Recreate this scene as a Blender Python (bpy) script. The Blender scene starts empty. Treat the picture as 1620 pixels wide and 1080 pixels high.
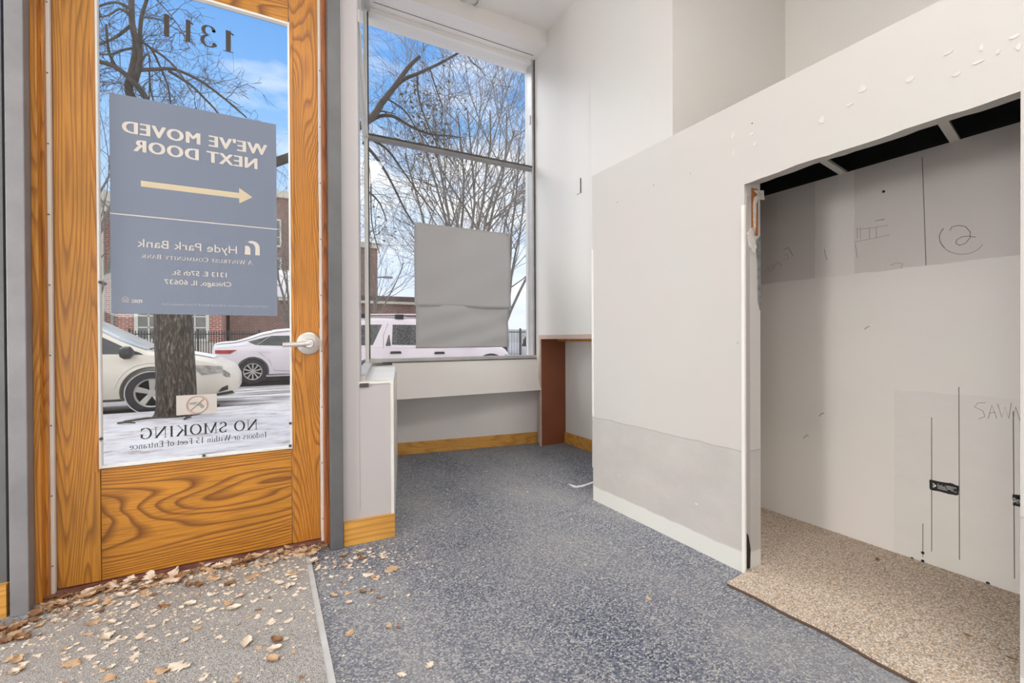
import bpy, bmesh, math, random
from mathutils import Vector, Matrix
PI = math.pi
rad = math.radians
scene = bpy.context.scene
COL = scene.collection

# ------------------------------------------------------------------ camera
FPX, YAW, PITCH, ROLL = 724.0, rad(28.2), rad(-0.31), rad(-0.285)
CAM = Vector((0, 0, 1.0))
_F = Vector((math.sin(YAW)*math.cos(PITCH), math.cos(YAW)*math.cos(PITCH), math.sin(PITCH)))
_R0 = Vector((math.cos(YAW), -math.sin(YAW), 0))
_U0 = _R0.cross(_F)
_R = math.cos(ROLL)*_R0 + math.sin(ROLL)*_U0
_U = math.cos(ROLL)*_U0 - math.sin(ROLL)*_R0
cam_d = bpy.data.cameras.new('camera')
cam_d.sensor_width = 36.0
cam_d.lens = 36.0*FPX/1620.0
cam_d.clip_start = 0.02
cam_d.clip_end = 400
cam = bpy.data.objects.new('camera', cam_d)
COL.objects.link(cam)
cam.matrix_world = Matrix(((_R.x, _U.x, -_F.x, CAM.x), (_R.y, _U.y, -_F.y, CAM.y), (_R.z, _U.z, -_F.z, CAM.z), (0, 0, 0, 1)))
scene.camera = cam

# ------------------------------------------------------------------ view, sky, sun, added fill lights
vs = scene.view_settings
vs.view_transform = 'Standard'
vs.look = 'None'
vs.exposure = 0.46
vs.gamma = 1.0
vs.use_curve_mapping = False

world = bpy.data.worlds.new('sky')
scene.world = world
world.use_nodes = True
wn, wl = world.node_tree.nodes, world.node_tree.links
wn.clear()
w_out = wn.new('ShaderNodeOutputWorld'); w_bg = wn.new('ShaderNodeBackground')
w_tc = wn.new('ShaderNodeTexCoord'); w_sep = wn.new('ShaderNodeSeparateXYZ')
wl.new(w_tc.outputs['Generated'], w_sep.inputs[0])
w_ramp = wn.new('ShaderNodeValToRGB')
wl.new(w_sep.outputs['Z'], w_ramp.inputs[0])
cr = w_ramp.color_ramp
cr.elements[0].position = 0.0; cr.elements[0].color = (0.74, 0.76, 0.82, 1)
cr.elements[1].position = 1.0; cr.elements[1].color = (0.20, 0.40, 0.80, 1)
for p, c in ((0.10, (0.66, 0.73, 0.87, 1)), (0.25, (0.42, 0.60, 0.86, 1)), (0.42, (0.20, 0.42, 0.78, 1)), (0.6, (0.10, 0.29, 0.68, 1))):
    e = cr.elements.new(p); e.color = c
w_map = wn.new('ShaderNodeMapping'); w_map.inputs['Scale'].default_value = (1.6, 1.6, 4.5)
w_map.inputs['Location'].default_value = (0.35, 0.2, 0.63)
wl.new(w_tc.outputs['Generated'], w_map.inputs[0])
w_no = wn.new('ShaderNodeTexNoise'); w_no.inputs['Scale'].default_value = 1.5
w_no.inputs['Detail'].default_value = 7; w_no.inputs['Roughness'].default_value = 0.55
wl.new(w_map.outputs[0], w_no.inputs['Vector'])
# bright cloud deck overhead and behind the building
w_ov = wn.new('ShaderNodeMapRange'); w_ov.inputs[1].default_value = 0.6; w_ov.inputs[2].default_value = 0.8
w_ov.inputs[3].default_value = 0.0; w_ov.inputs[4].default_value = 0.45
wl.new(w_sep.outputs['Z'], w_ov.inputs[0])
w_bk = wn.new('ShaderNodeMapRange'); w_bk.inputs[1].default_value = 0.1; w_bk.inputs[2].default_value = -0.4
w_bk.inputs[3].default_value = 0.0; w_bk.inputs[4].default_value = 0.4
wl.new(w_sep.outputs['Y'], w_bk.inputs[0])
w_a1 = wn.new('ShaderNodeMath'); w_a1.operation = 'ADD'
wl.new(w_ov.outputs[0], w_a1.inputs[0]); wl.new(w_bk.outputs[0], w_a1.inputs[1])
w_a2 = wn.new('ShaderNodeMath'); w_a2.operation = 'ADD'
wl.new(w_a1.outputs[0], w_a2.inputs[0]); wl.new(w_no.outputs['Fac'], w_a2.inputs[1])
w_cr = wn.new('ShaderNodeValToRGB')
w_cr.color_ramp.elements[0].position = 0.47; w_cr.color_ramp.elements[0].color = (0, 0, 0, 1)
w_cr.color_ramp.elements[1].position = 0.66; w_cr.color_ramp.elements[1].color = (1, 1, 1, 1)
wl.new(w_a2.outputs[0], w_cr.inputs[0])
w_mix = wn.new('ShaderNodeMix'); w_mix.data_type = 'RGBA'
wl.new(w_cr.outputs[0], w_mix.inputs[0])
wl.new(w_ramp.outputs[0], w_mix.inputs[6])
w_mix.inputs[7].default_value = (0.92, 0.91, 0.93, 1)
wl.new(w_mix.outputs[2], w_bg.inputs[0])
w_bg.inputs[1].default_value = 1.0
wl.new(w_bg.outputs[0], w_out.inputs[0])

sun_d = bpy.data.lights.new('sun', 'SUN'); sun_d.energy = 1.4; sun_d.angle = rad(35); sun_d.color = (1.0, 0.97, 0.94)
sun = bpy.data.objects.new('sun', sun_d); COL.objects.link(sun)
sun.rotation_euler = Vector((0.50, -0.62, -0.62)).to_track_quat('-Z', 'Y').to_euler()

CEIL = 3.77
FILL_POINTS = [(-3.3, 0.7, 1.35, 138), (-1.6, -2.6, 1.6, 16), (1.0, -2.6, 1.2, 28), (-1.8, -0.6, 0.9, 30)]     # unseen point lights added to fill the room, without fixtures (x, y, z, watts)
for lx, ly, lz, lw in FILL_POINTS:
    ld = bpy.data.lights.new('pendant_light', 'POINT'); ld.energy = lw; ld.shadow_soft_size = 0.3; ld.color = (1.0, 0.985, 0.975)
    lo = bpy.data.objects.new('pendant_light', ld); COL.objects.link(lo); lo.location = (lx, ly, lz)
FILL_PANELS = [(-2.3, -1.4, 26), (1.0, -0.1, 42)]      # unseen area lights added under the ceiling as fill (x, y, watts)
for lx, ly, lw in FILL_PANELS:
    ld = bpy.data.lights.new('troffer_light', 'AREA'); ld.shape = 'RECTANGLE'; ld.size = 1.2; ld.size_y = 1.2
    ld.energy = lw; ld.color = (1.0, 0.965, 0.94)
    lo = bpy.data.objects.new('troffer_light', ld); COL.objects.link(lo)
    lo.location = (lx, ly, CEIL-0.09)

def ray(x, y):
    return _F + (x-810)/FPX*_R - (y-540)/FPX*_U
def at(x, y, Y):
    d = ray(x, y); t = (Y-CAM.y)/d.y
    return CAM + t*d
def atX(x, y, X):
    d = ray(x, y); t = (X-CAM.x)/d.x
    return CAM + t*d
def atZ(x, y, Z=0.0):
    d = ray(x, y); t = (Z-CAM.z)/d.z
    return CAM + t*d
def lin(r, g, b):
    f = lambda v: (v/255/12.92) if v/255 <= 0.04045 else ((v/255+0.055)/1.055)**2.4
    return (f(r), f(g), f(b), 1.0)

# ------------------------------------------------------------------ materials
def new_mat(name):
    m = bpy.data.materials.new(name); m.use_nodes = True
    nt = m.node_tree; b = nt.nodes['Principled BSDF']
    return m, nt, b
def node(nt, t, **kw):
    n = nt.nodes.new(t)
    for k, v in kw.items(): setattr(n, k, v)
    return n
def coords(nt, scale=(1, 1, 1), rot=(0, 0, 0), loc=(0, 0, 0)):
    tc = node(nt, 'ShaderNodeTexCoord'); mp = node(nt, 'ShaderNodeMapping')
    mp.inputs['Scale'].default_value = scale; mp.inputs['Rotation'].default_value = rot; mp.inputs['Location'].default_value = loc
    nt.links.new(tc.outputs['Object'], mp.inputs[0]); return mp.outputs[0]
def ramp(nt, src, stops):
    r = node(nt, 'ShaderNodeValToRGB'); el = r.color_ramp.elements
    el[0].position, el[0].color = stops[0]; el[1].position, el[1].color = stops[-1]
    for p, c in stops[1:-1]:
        e = el.new(p); e.color = c
    nt.links.new(src, r.inputs[0]); return r.outputs[0]
def noise(nt, vec, scale, detail=4, rough=0.5, dist=0.0):
    n = node(nt, 'ShaderNodeTexNoise'); n.inputs['Scale'].default_value = scale
    n.inputs['Detail'].default_value = detail; n.inputs['Roughness'].default_value = rough; n.inputs['Distortion'].default_value = dist
    nt.links.new(vec, n.inputs['Vector']); return n.outputs['Fac']
def mixc(nt, fac, a, b, mode='MIX'):
    m = node(nt, 'ShaderNodeMix', data_type='RGBA', blend_type=mode)
    for i, v in ((0, fac), (6, a), (7, b)):
        if hasattr(v, 'links') or hasattr(v, 'is_linked'): nt.links.new(v, m.inputs[i])
        else: m.inputs[i].default_value = v
    return m.outputs[2]
def math_n(nt, op, a, b=None):
    m = node(nt, 'ShaderNodeMath', operation=op)
    for i, v in ((0, a), (1, b)):
        if v is None: continue
        if hasattr(v, 'is_linked'): nt.links.new(v, m.inputs[i])
        else: m.inputs[i].default_value = v
    return m.outputs[0]
def bump(nt, b, h, strength, dist=0.01):
    n = node(nt, 'ShaderNodeBump'); n.inputs['Strength'].default_value = strength; n.inputs['Distance'].default_value = dist
    nt.links.new(h, n.inputs['Height']); nt.links.new(n.outputs[0], b.inputs['Normal'])
def paint(name, c, c2=None, rough=0.55, scale=3.0, bs=0.0, bscale=60, metal=0.0, lo=0.35, hi=0.65, stretch=(1, 1, 1)):
    m, nt, b = new_mat(name); v = coords(nt, stretch)
    if c2 is not None:
        col = ramp(nt, noise(nt, v, scale, 6, 0.6), [(lo, c), (hi, c2)])
        nt.links.new(col, b.inputs['Base Color'])
    else:
        b.inputs['Base Color'].default_value = c
    b.inputs['Roughness'].default_value = rough; b.inputs['Metallic'].default_value = metal
    if bs: bump(nt, b, noise(nt, v, bscale, 3), bs, 0.004)
    return m
def wood(name, light, dark, axis, sc=5.0, rings=64, loc=(0, 0, 0)):
    m, nt, b = new_mat(name)
    s = [sc, sc, sc]; s[axis] = sc*0.11
    v = coords(nt, s, (0, 0, 0), loc)
    n1 = noise(nt, v, 0.55, 2.2, 0.35, 0.3)
    fr = math_n(nt, 'FRACT', math_n(nt, 'MULTIPLY', n1, rings))
    c = ramp(nt, fr, [(0.0, light), (0.45, light), (0.84, dark), (1.0, light)])
    s2 = [170, 170, 170]; s2[axis] = 5
    pores = noise(nt, coords(nt, s2), 1.0, 2, 0.5)
    c = mixc(nt, ramp(nt, pores, [(0.44, (0, 0, 0, 1)), (0.70, (0.62, 0.62, 0.62, 1))]), c, dark)
    tone = noise(nt, coords(nt, [1.2]*3), 2.0, 2)
    c = mixc(nt, 0.35, c, ramp(nt, tone, [(0.3, (0.55, 0.55, 0.55, 1)), (0.7, (1.25, 1.25, 1.25, 1))]), 'MULTIPLY')
    nt.links.new(c, b.inputs['Base Color']); b.inputs['Roughness'].default_value = 0.42
    bump(nt, b, pores, 0.08, 0.002)
    return m
def carpet(name, cols, cell=115, rot=0.0, wear=None, aniso=1.5, bs=0.55):
    m, nt, b = new_mat(name)
    v = coords(nt, (1, aniso, 1), (0, 0, rot))
    vo = node(nt, 'ShaderNodeTexVoronoi'); vo.inputs['Scale'].default_value = cell; vo.inputs['Randomness'].default_value = 0.55
    nt.links.new(v, vo.inputs['Vector'])
    sp = node(nt, 'ShaderNodeSeparateColor'); nt.links.new(vo.outputs['Color'], sp.inputs[0])
    c = ramp(nt, sp.outputs[0], cols)
    dk = ramp(nt, vo.outputs['Distance'], [(0.2, (1, 1, 1, 1)), (0.85, (0.30, 0.30, 0.31, 1))])
    c = mixc(nt, 1.0, c, dk, 'MULTIPLY')
    if wear:
        w = ramp(nt, noise(nt, coords(nt, (1, 0.6, 1), (0, 0, 0.35)), 1.6, 5, 0.6), [(0.36, (0, 0, 0, 1)), (0.66, (0.55, 0.55, 0.55, 1))])
        c = mixc(nt, w, c, wear)
    nt.links.new(c, b.inputs['Base Color']); b.inputs['Roughness'].default_value = 0.95
    b.inputs['Specular IOR Level'].default_value = 0.1
    inv = math_n(nt, 'SUBTRACT', 1.0, vo.outputs['Distance'])
    bump(nt, b, inv, bs, 0.006)
    return m
def glass(name, tint=(0.97, 0.98, 0.98, 1), gloss=0.05):
    m = bpy.data.materials.new(name); m.use_nodes = True; nt = m.node_tree; nt.nodes.clear()
    o = node(nt, 'ShaderNodeOutputMaterial'); t = node(nt, 'ShaderNodeBsdfTransparent'); g = node(nt, 'ShaderNodeBsdfGlossy')
    t.inputs[0].default_value = tint; g.inputs['Roughness'].default_value = 0.02
    mx = node(nt, 'ShaderNodeMixShader'); mx.inputs[0].default_value = gloss
    nt.links.new(t.outputs[0], mx.inputs[1]); nt.links.new(g.outputs[0], mx.inputs[2]); nt.links.new(mx.outputs[0], o.inputs[0])
    return m
def brick(name, c1, c2, mortar, scale=1.0):
    m, nt, b = new_mat(name)
    tc = node(nt, 'ShaderNodeTexCoord'); sp = node(nt, 'ShaderNodeSeparateXYZ'); cb = node(nt, 'ShaderNodeCombineXYZ')
    nt.links.new(tc.outputs['Object'], sp.inputs[0])
    nt.links.new(math_n(nt, 'ADD', sp.outputs[0], sp.outputs[1]), cb.inputs[0]); nt.links.new(sp.outputs[2], cb.inputs[1])
    br = node(nt, 'ShaderNodeTexBrick'); br.inputs['Scale'].default_value = scale
    br.inputs['Color1'].default_value = c1; br.inputs['Color2'].default_value = c2; br.inputs['Mortar'].default_value = mortar
    br.inputs['Brick Width'].default_value = 0.24; br.inputs['Row Height'].default_value = 0.085; br.inputs['Mortar Size'].default_value = 0.012
    nt.links.new(cb.outputs[0], br.inputs['Vector'])
    n = noise(nt, coords(nt), 3.0, 6)
    c = mixc(nt, 0.5, br.outputs['Color'], ramp(nt, n, [(0.3, (0.6, 0.6, 0.6, 1)), (0.7, (1.2, 1.2, 1.2, 1))]), 'MULTIPLY')
    nt.links.new(c, b.inputs['Base Color']); b.inputs['Roughness'].default_value = 0.9
    return m
def wall_paint(name, c, c2, bands=()):
    """painted plasterboard; bands = (axis, from, to, colour): areas where the paint differs"""
    m, nt, b = new_mat(name); v = coords(nt)
    col = ramp(nt, noise(nt, v, 1.4, 5, 0.6), [(0.35, c), (0.65, c2)])
    tc = node(nt, 'ShaderNodeTexCoord'); sp = node(nt, 'ShaderNodeSeparateXYZ'); nt.links.new(tc.outputs['Object'], sp.inputs[0])
    wob = math_n(nt, 'MULTIPLY', math_n(nt, 'SUBTRACT', noise(nt, v, 9, 3), 0.5), 0.02)
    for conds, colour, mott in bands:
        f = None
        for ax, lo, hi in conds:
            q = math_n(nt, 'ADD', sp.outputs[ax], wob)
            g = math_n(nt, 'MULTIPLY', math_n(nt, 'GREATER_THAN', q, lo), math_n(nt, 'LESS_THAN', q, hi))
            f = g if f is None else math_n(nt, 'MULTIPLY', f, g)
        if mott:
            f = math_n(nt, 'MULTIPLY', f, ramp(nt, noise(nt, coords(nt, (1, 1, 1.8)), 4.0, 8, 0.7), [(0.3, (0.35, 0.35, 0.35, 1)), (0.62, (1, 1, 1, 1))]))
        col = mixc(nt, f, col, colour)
    nt.links.new(col, b.inputs['Base Color']); b.inputs['Roughness'].default_value = 0.5
    bump(nt, b, noise(nt, v, 140, 3), 0.05, 0.003)
    return m

M = {}
M['wall'] = wall_paint('wall_white', lin(226, 220, 215), lin(224, 223, 217))
M['ceiling'] = wall_paint('ceiling_white', lin(243, 239, 235), lin(239, 235, 231))
M['partition'] = wall_paint('partition_white', lin(200, 194, 189), lin(197, 196, 190),
    [([(2, 0.09, 0.517)], lin(184, 180, 175), True), ([(2, -0.1, 0.085)], lin(214, 214, 208), False), ([(2, 0.512, 0.519)], lin(176, 172, 168), False)])
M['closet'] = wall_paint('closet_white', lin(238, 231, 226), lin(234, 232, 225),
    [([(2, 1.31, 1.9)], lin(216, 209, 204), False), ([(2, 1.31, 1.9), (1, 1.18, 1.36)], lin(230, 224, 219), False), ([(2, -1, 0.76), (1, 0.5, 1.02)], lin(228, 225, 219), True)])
M['lowwall'] = wall_paint('lower_wall_grey_white', lin(192, 187, 187), lin(187, 183, 184))
M['back_wall'] = wall_paint('recessed_wall_white', lin(222, 217, 214), lin(216, 212, 210))
M['white_trim'] = paint('white_trim', lin(232, 230, 224), lin(222, 219, 212), 0.4, 4)
M['grey_post'] = paint('grey_paint', lin(136, 135, 137), lin(122, 121, 124), 0.45, 5, 0.1, 90)
M['grey_dark'] = paint('dark_grey_paint', lin(104, 105, 106), lin(92, 93, 94), 0.45, 5, 0.1, 90)
M['oak_v'] = wood('oak_upright', lin(204, 141, 52), lin(152, 98, 36), 2, 6.0, 70, (3.1, 0, 0.2))
M['oak_v2'] = wood('oak_upright_fine', lin(200, 134, 46), lin(144, 88, 32), 2, 8.0, 72, (7.7, 0, 2.2))
M['oak_h'] = wood('oak_level', lin(200, 136, 46), lin(126, 76, 30), 0, 5.5, 72, (1.3, 0, 5.1))
M['oak_trim'] = wood('oak_trim', lin(206, 140, 56), lin(160, 98, 36), 2, 12.0, 24)
M['oak_base'] = wood('oak_baseboard', lin(214, 160, 78), lin(188, 132, 60), 0, 8.0, 16)
M['jamb_dark'] = wood('red_oak_jamb', lin(168, 98, 44), lin(122, 64, 26), 2, 12.0, 24)
M['brown'] = paint('brown_laminate', lin(138, 80, 52), lin(126, 70, 44), 0.45, 2)
M['pink_edge'] = paint('pinkish_edge_band', lin(204, 180, 168), lin(190, 165, 152), 0.5, 4)
M['alu'] = paint('aluminium_frame', lin(198, 195, 192), lin(184, 181, 178), 0.4, 6, 0, 60, 0.2)
M['alu_mid'] = paint('weathered_aluminium', lin(150, 148, 146), lin(132, 130, 128), 0.45, 9)
M['alu_dark'] = paint('dark_gasket', lin(84, 82, 80), lin(66, 64, 62), 0.5, 6)
M['chrome'] = paint('satin_nickel', lin(214, 212, 210), None, 0.32, 3, 0, 60, 0.55)
M['steel'] = paint('galvanised_steel', lin(158, 158, 155), lin(120, 120, 118), 0.4, 30, 0, 60, 0.5)
M['black'] = paint('black', lin(18, 18, 19), lin(26, 26, 26), 0.6, 6)
M['soot'] = paint('unpainted_black_cavity', lin(12, 12, 12), lin(20, 19, 18), 0.85, 6)  # even near-black for the closet ceiling and the gap above its wall
M['glass'] = glass('window_glass', gloss=0.025)
M['blue_carpet'] = carpet('blue_loop_carpet', [(0.0, lin(86, 92, 112)), (0.4, lin(130, 137, 155)), (0.65, lin(164, 166, 170)), (1.0, lin(206, 205, 202))], 135, 0.6, lin(168, 167, 165))
M['mat'] = carpet('grey_mat_fibre', [(0.0, lin(134, 131, 128)), (0.5, lin(190, 187, 183)), (1.0, lin(222, 219, 214))], 320, 0.2, lin(172, 167, 162), 1.0, 0.5)
M['mat_edge'] = paint('mat_edge_vinyl', lin(196, 196, 196), lin(180, 180, 180), 0.5, 8)
M['beige_carpet'] = carpet('beige_loop_carpet', [(0.0, lin(222, 194, 164)), (0.4, lin(240, 218, 194)), (1.0, lin(252, 240, 226))], 120, 0.6, None, 1.6)
M['leaf_a'] = paint('leaf_tan', lin(208, 180, 148), lin(180, 144, 106), 0.7, 18)
M['leaf_b'] = paint('leaf_pale', lin(236, 222, 206), lin(218, 198, 176), 0.7, 18)
M['leaf_c'] = paint('leaf_brown', lin(166, 124, 86), lin(122, 86, 58), 0.7, 18)
M['edge_brown'] = paint('dark_brown_backing', lin(92, 74, 60), None, 0.9)
M['paper'] = paint('paper_white', lin(232, 230, 226), None, 0.7)
M['poster'] = None
m, nt, b = new_mat('poster_blue_grey')
b.inputs['Base Color'].default_value = lin(140, 148, 166); b.inputs['Roughness'].default_value = 0.35
tr = node(nt, 'ShaderNodeBsdfTranslucent'); tr.inputs[0].default_value = lin(128, 160, 178)
mx = node(nt, 'ShaderNodeMixShader'); mx.inputs[0].default_value = 0.3
nt.links.new(b.outputs[0], mx.inputs[1]); nt.links.new(tr.outputs[0], mx.inputs[2]); nt.links.new(mx.outputs[0], nt.nodes['Material Output'].inputs[0])
M['poster'] = m
M['cream_ink'] = paint('cream_ink', lin(206, 200, 190), None, 0.5)
M['gold_ink'] = paint('gold_ink', lin(200, 186, 156), None, 0.5)
M['faint_ink'] = paint('faint_ink', lin(182, 184, 190), None, 0.5)
M['black_ink'] = paint('black_vinyl', lin(30, 29, 28), None, 0.5)
M['brown_ink'] = paint('dark_brown_vinyl', lin(62, 52, 42), None, 0.5)
M['sticker'] = paint('sticker_grey_white', lin(196, 190, 184), None, 0.5)
M['sticker_red'] = paint('sticker_faded_red', lin(196, 172, 164), None, 0.5)
M['sticker_gun'] = paint('sticker_faded_green_grey', lin(140, 144, 134), None, 0.5)
M['patch'] = paint('filler_patch', lin(214, 209, 203), lin(206, 201, 195), 0.7, 20)
M['pencil'] = paint('pencil_line', lin(122, 116, 114), None, 0.8)
M['pencil_faint'] = paint('faint_pencil_line', lin(176, 169, 165), None, 0.8)
m, nt, b = new_mat('banner_grey')
b.inputs['Base Color'].default_value = lin(184, 183, 183); b.inputs['Roughness'].default_value = 0.6
M['banner'] = m
M['snow'] = paint('snow', lin(236, 236, 240), lin(226, 225, 230), 0.7, 8, 0.3, 30)
m, nt, b = new_mat('thin_snow_on_lawn')
v = coords(nt, (1, 1.5, 1), (0, 0, 0.35))
c = ramp(nt, noise(nt, v, 2.6, 9, 0.72), [(0.34, lin(140, 128, 124)), (0.44, lin(196, 191, 194)), (0.58, lin(214, 212, 216))])
nt.links.new(c, b.inputs['Base Color']); b.inputs['Roughness'].default_value = 0.85
bump(nt, b, noise(nt, v, 12, 5), 0.35, 0.03)
M['lawn'] = m
m, nt, b = new_mat('wet_street_slush')
c = ramp(nt, noise(nt, coords(nt, (0.5, 2.2, 1)), 1.6, 8, 0.65), [(0.38, lin(96, 94, 95)), (0.5, lin(176, 172, 172)), (0.6, lin(222, 220, 222))])
nt.links.new(c, b.inputs['Base Color']); b.inputs['Roughness'].default_value = 0.7
M['street'] = m
M['gutter'] = paint('wet_asphalt', lin(62, 58, 56), lin(40, 38, 37), 0.6, 5)
M['concrete'] = paint('concrete_paving', lin(168, 164, 160), lin(148, 144, 140), 0.85, 6)
m, nt, b = new_mat('tree_bark')
v = coords(nt, (1, 1, 0.22))
n1 = noise(nt, v, 38, 6, 0.65, 0.6)
c = ramp(nt, n1, [(0.36, lin(30, 25, 21)), (0.53, lin(84, 72, 60)), (0.70, lin(160, 148, 134))])
nt.links.new(c, b.inputs['Base Color']); b.inputs['Roughness'].default_value = 0.95
bump(nt, b, n1, 1.0, 0.05)
M['bark'] = m
M['twig'] = paint('twig_grey_brown', lin(92, 84, 76), lin(68, 61, 56), 0.9, 6)
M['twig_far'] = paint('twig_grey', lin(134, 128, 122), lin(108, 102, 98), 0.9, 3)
M['dead_leaf'] = paint('dead_leaves', lin(108, 96, 78), lin(86, 78, 62), 0.8, 20)
M['brick_red'] = brick('red_brick', lin(176, 108, 92), lin(158, 92, 78), lin(206, 190, 180))
M['brick_brown'] = brick('brown_brick', lin(150, 116, 106), lin(136, 104, 94), lin(172, 152, 142))
M['stone'] = paint('limestone', lin(212, 208, 198), lin(196, 194, 182), 0.8, 3)
M['frame_green'] = paint('pale_green_white_frame', lin(212, 216, 204), None, 0.6)
M['pane_dark'] = paint('dark_window_pane', lin(104, 106, 112), lin(134, 132, 124), 0.15, 1.2)
M['roof_brown'] = paint('brown_roof_shingle', lin(128, 112, 104), lin(104, 92, 86), 0.9, 4)
M['iron'] = paint('black_iron', lin(48, 44, 44), None, 0.6)
M['van_paint'] = paint('cream_white_car_paint', lin(244, 237, 224), lin(238, 230, 217), 0.3, 2)
M['sedan_paint'] = paint('lilac_white_car_paint', lin(238, 230, 236), lin(232, 223, 230), 0.3, 2)
M['suv_paint'] = paint('pinkish_silver_car_paint', lin(238, 228, 232), lin(232, 221, 226), 0.3, 2)
M['car_glass'] = paint('dark_car_glass', lin(58, 62, 64), lin(84, 88, 88), 0.1, 3)
M['suv_glass'] = paint('car_glass_with_wet_specks', lin(50, 50, 50), lin(150, 148, 148), 0.25, 60, 0, 60, 0, 0.48, 0.7)
M['wind_glass'] = paint('frosted_windshield', lin(176, 186, 186), lin(206, 212, 212), 0.25, 3)
M['plastic'] = paint('black_plastic', lin(42, 42, 44), None, 0.5)
M['tyre'] = paint('tyre_rubber', lin(44, 43, 46), lin(62, 60, 64), 0.85, 20)
M['alloy'] = paint('alloy_wheel', lin(196, 192, 188), None, 0.35, 3, 0, 60, 0.3)
M['lamp_clear'] = paint('clear_headlight', lin(204, 200, 194), lin(132, 128, 124), 0.12, 9)
M['lamp_red'] = paint('red_tail_light', lin(190, 44, 44), lin(150, 40, 42), 0.2, 6)
M['lamp_amber'] = paint('amber_light', lin(226, 150, 110), None, 0.3)
M['threshold'] = paint('reddish_threshold', lin(142, 92, 82), lin(98, 62, 56), 0.8, 20)
M['stud'] = paint('bare_wood', lin(176, 112, 58), lin(150, 92, 44), 0.7, 10)
M['plaster_torn'] = paint('torn_plaster', lin(222, 217, 210), lin(190, 184, 178), 0.9, 40, 0.6, 80)
em, nt, b = new_mat('lit_diffuser'); b.inputs['Base Color'].default_value = (0.9, 0.9, 0.9, 1)
b.inputs['Emission Color'].default_value = (1, 0.97, 0.94, 1); b.inputs['Emission Strength'].default_value = 2.0
M['diffuser'] = em

# ------------------------------------------------------------------ mesh helpers
class MB:
    def __init__(s): s.v = []; s.f = []
    def add(s, vs, fs):
        o = len(s.v); s.v += [tuple(p) for p in vs]; s.f += [tuple(i+o for i in f) for f in fs]; return s
    def box(s, x0, x1, y0, y1, z0, z1):
        return s.add([(x0, y0, z0), (x1, y0, z0), (x1, y1, z0), (x0, y1, z0), (x0, y0, z1), (x1, y0, z1), (x1, y1, z1), (x0, y1, z1)],
                     [(0, 3, 2, 1), (4, 5, 6, 7), (0, 1, 5, 4), (1, 2, 6, 5), (2, 3, 7, 6), (3, 0, 4, 7)])
    def prism(s, poly, d):
        """poly: list of 3D points, extruded by vector d"""
        n = len(poly); d = Vector(d)
        vs = [Vector(p) for p in poly] + [Vector(p)+d for p in poly]
        return s.add(vs, [tuple(range(n))[::-1], tuple(range(n, 2*n))] + [(i, (i+1) % n, n+(i+1) % n, n+i) for i in range(n)])
    def tube(s, pts, rads, n=6, cap=True):
        pts = [Vector(p) for p in pts]
        if not isinstance(rads, (list, tuple)): rads = [rads]*len(pts)
        o = len(s.v); ref = None
        for i, p in enumerate(pts):
            t = (pts[min(i+1, len(pts)-1)]-pts[max(i-1, 0)])
            if t.length < 1e-9: t = Vector((0, 0, 1))
            t.normalize()
            if ref is None: ref = Vector((1, 0, 0)) if abs(t.x) < 0.8 else Vector((0, 1, 0))
            a = (ref-t*ref.dot(t)).normalized(); ref = a; bb = t.cross(a)
            for k in range(n):
                q = 2*PI*k/n; s.v.append(tuple(p+rads[i]*(math.cos(q)*a+math.sin(q)*bb)))
        for i in range(len(pts)-1):
            for k in range(n):
                k2 = (k+1) % n; s.f.append((o+i*n+k, o+i*n+k2, o+(i+1)*n+k2, o+(i+1)*n+k))
        if cap:
            s.f.append(tuple(o+k for k in range(n))[::-1]); e = o+(len(pts)-1)*n; s.f.append(tuple(e+k for k in range(n)))
        return s
    def lathe(s, prof, c, axis='Z', n=28, cap=True):
        """prof: (radius, height) pairs round an axis through c"""
        o = len(s.v); c = Vector(c)
        for r, h in prof:
            for k in range(n):
                q = 2*PI*k/n; a, bb = r*math.cos(q), r*math.sin(q)
                p = {'Z': (a, bb, h), 'Y': (a, h, bb), 'X': (h, a, bb)}[axis]; s.v.append(tuple(c+Vector(p)))
        for i in range(len(prof)-1):
            for k in range(n):
                k2 = (k+1) % n; s.f.append((o+i*n+k, o+i*n+k2, o+(i+1)*n+k2, o+(i+1)*n+k))
        if cap:
            s.f.append(tuple(o+k for k in range(n))[::-1]); e = o+(len(prof)-1)*n; s.f.append(tuple(e+k for k in range(n)))
        return s
    def grid(s, fn, nu, nv):
        o = len(s.v)
        for i in range(nu+1):
            for j in range(nv+1): s.v.append(tuple(fn(i/nu, j/nv)))
        for i in range(nu):
            for j in range(nv):
                a = o+i*(nv+1)+j; s.f.append((a, a+nv+1, a+nv+2, a+1))
        return s
    def build(s, name, mat, parent=None, smooth=False, bevel=0.0, recalc=True):
        me = bpy.data.meshes.new(name); me.from_pydata(s.v, [], s.f)
        o = bpy.data.objects.new(name, me); COL.objects.link(o)
        if parent is not None:
            o.parent = parent
            off = parent_off(parent)
            me.transform(Matrix.Translation(-off))
        if recalc:
            bm = bmesh.new(); bm.from_mesh(me); bmesh.ops.recalc_face_normals(bm, faces=bm.faces); bm.to_mesh(me); bm.free()
        me.materials.append(M[mat] if isinstance(mat, str) else mat)
        if smooth:
            for p in me.polygons: p.use_smooth = True
            me.set_sharp_from_angle(angle=rad(40))
        if bevel:
            md = o.modifiers.new('bevel', 'BEVEL'); md.width = bevel; md.segments = 2; md.limit_method = 'ANGLE'
        return o
def parent_off(p):
    off = Vector((0, 0, 0))
    while p is not None: off += p.location; p = p.parent
    return off
def move_origin(o, loc):
    loc = Vector(loc); o.data.transform(Matrix.Translation(-loc)); o.location = loc; return o
def tag(o, label, cat, group=None, kind=None):
    if label: o['label'] = label
    if cat: o['category'] = cat
    if group: o['group'] = group
    if kind: o['kind'] = kind
    return o
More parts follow.
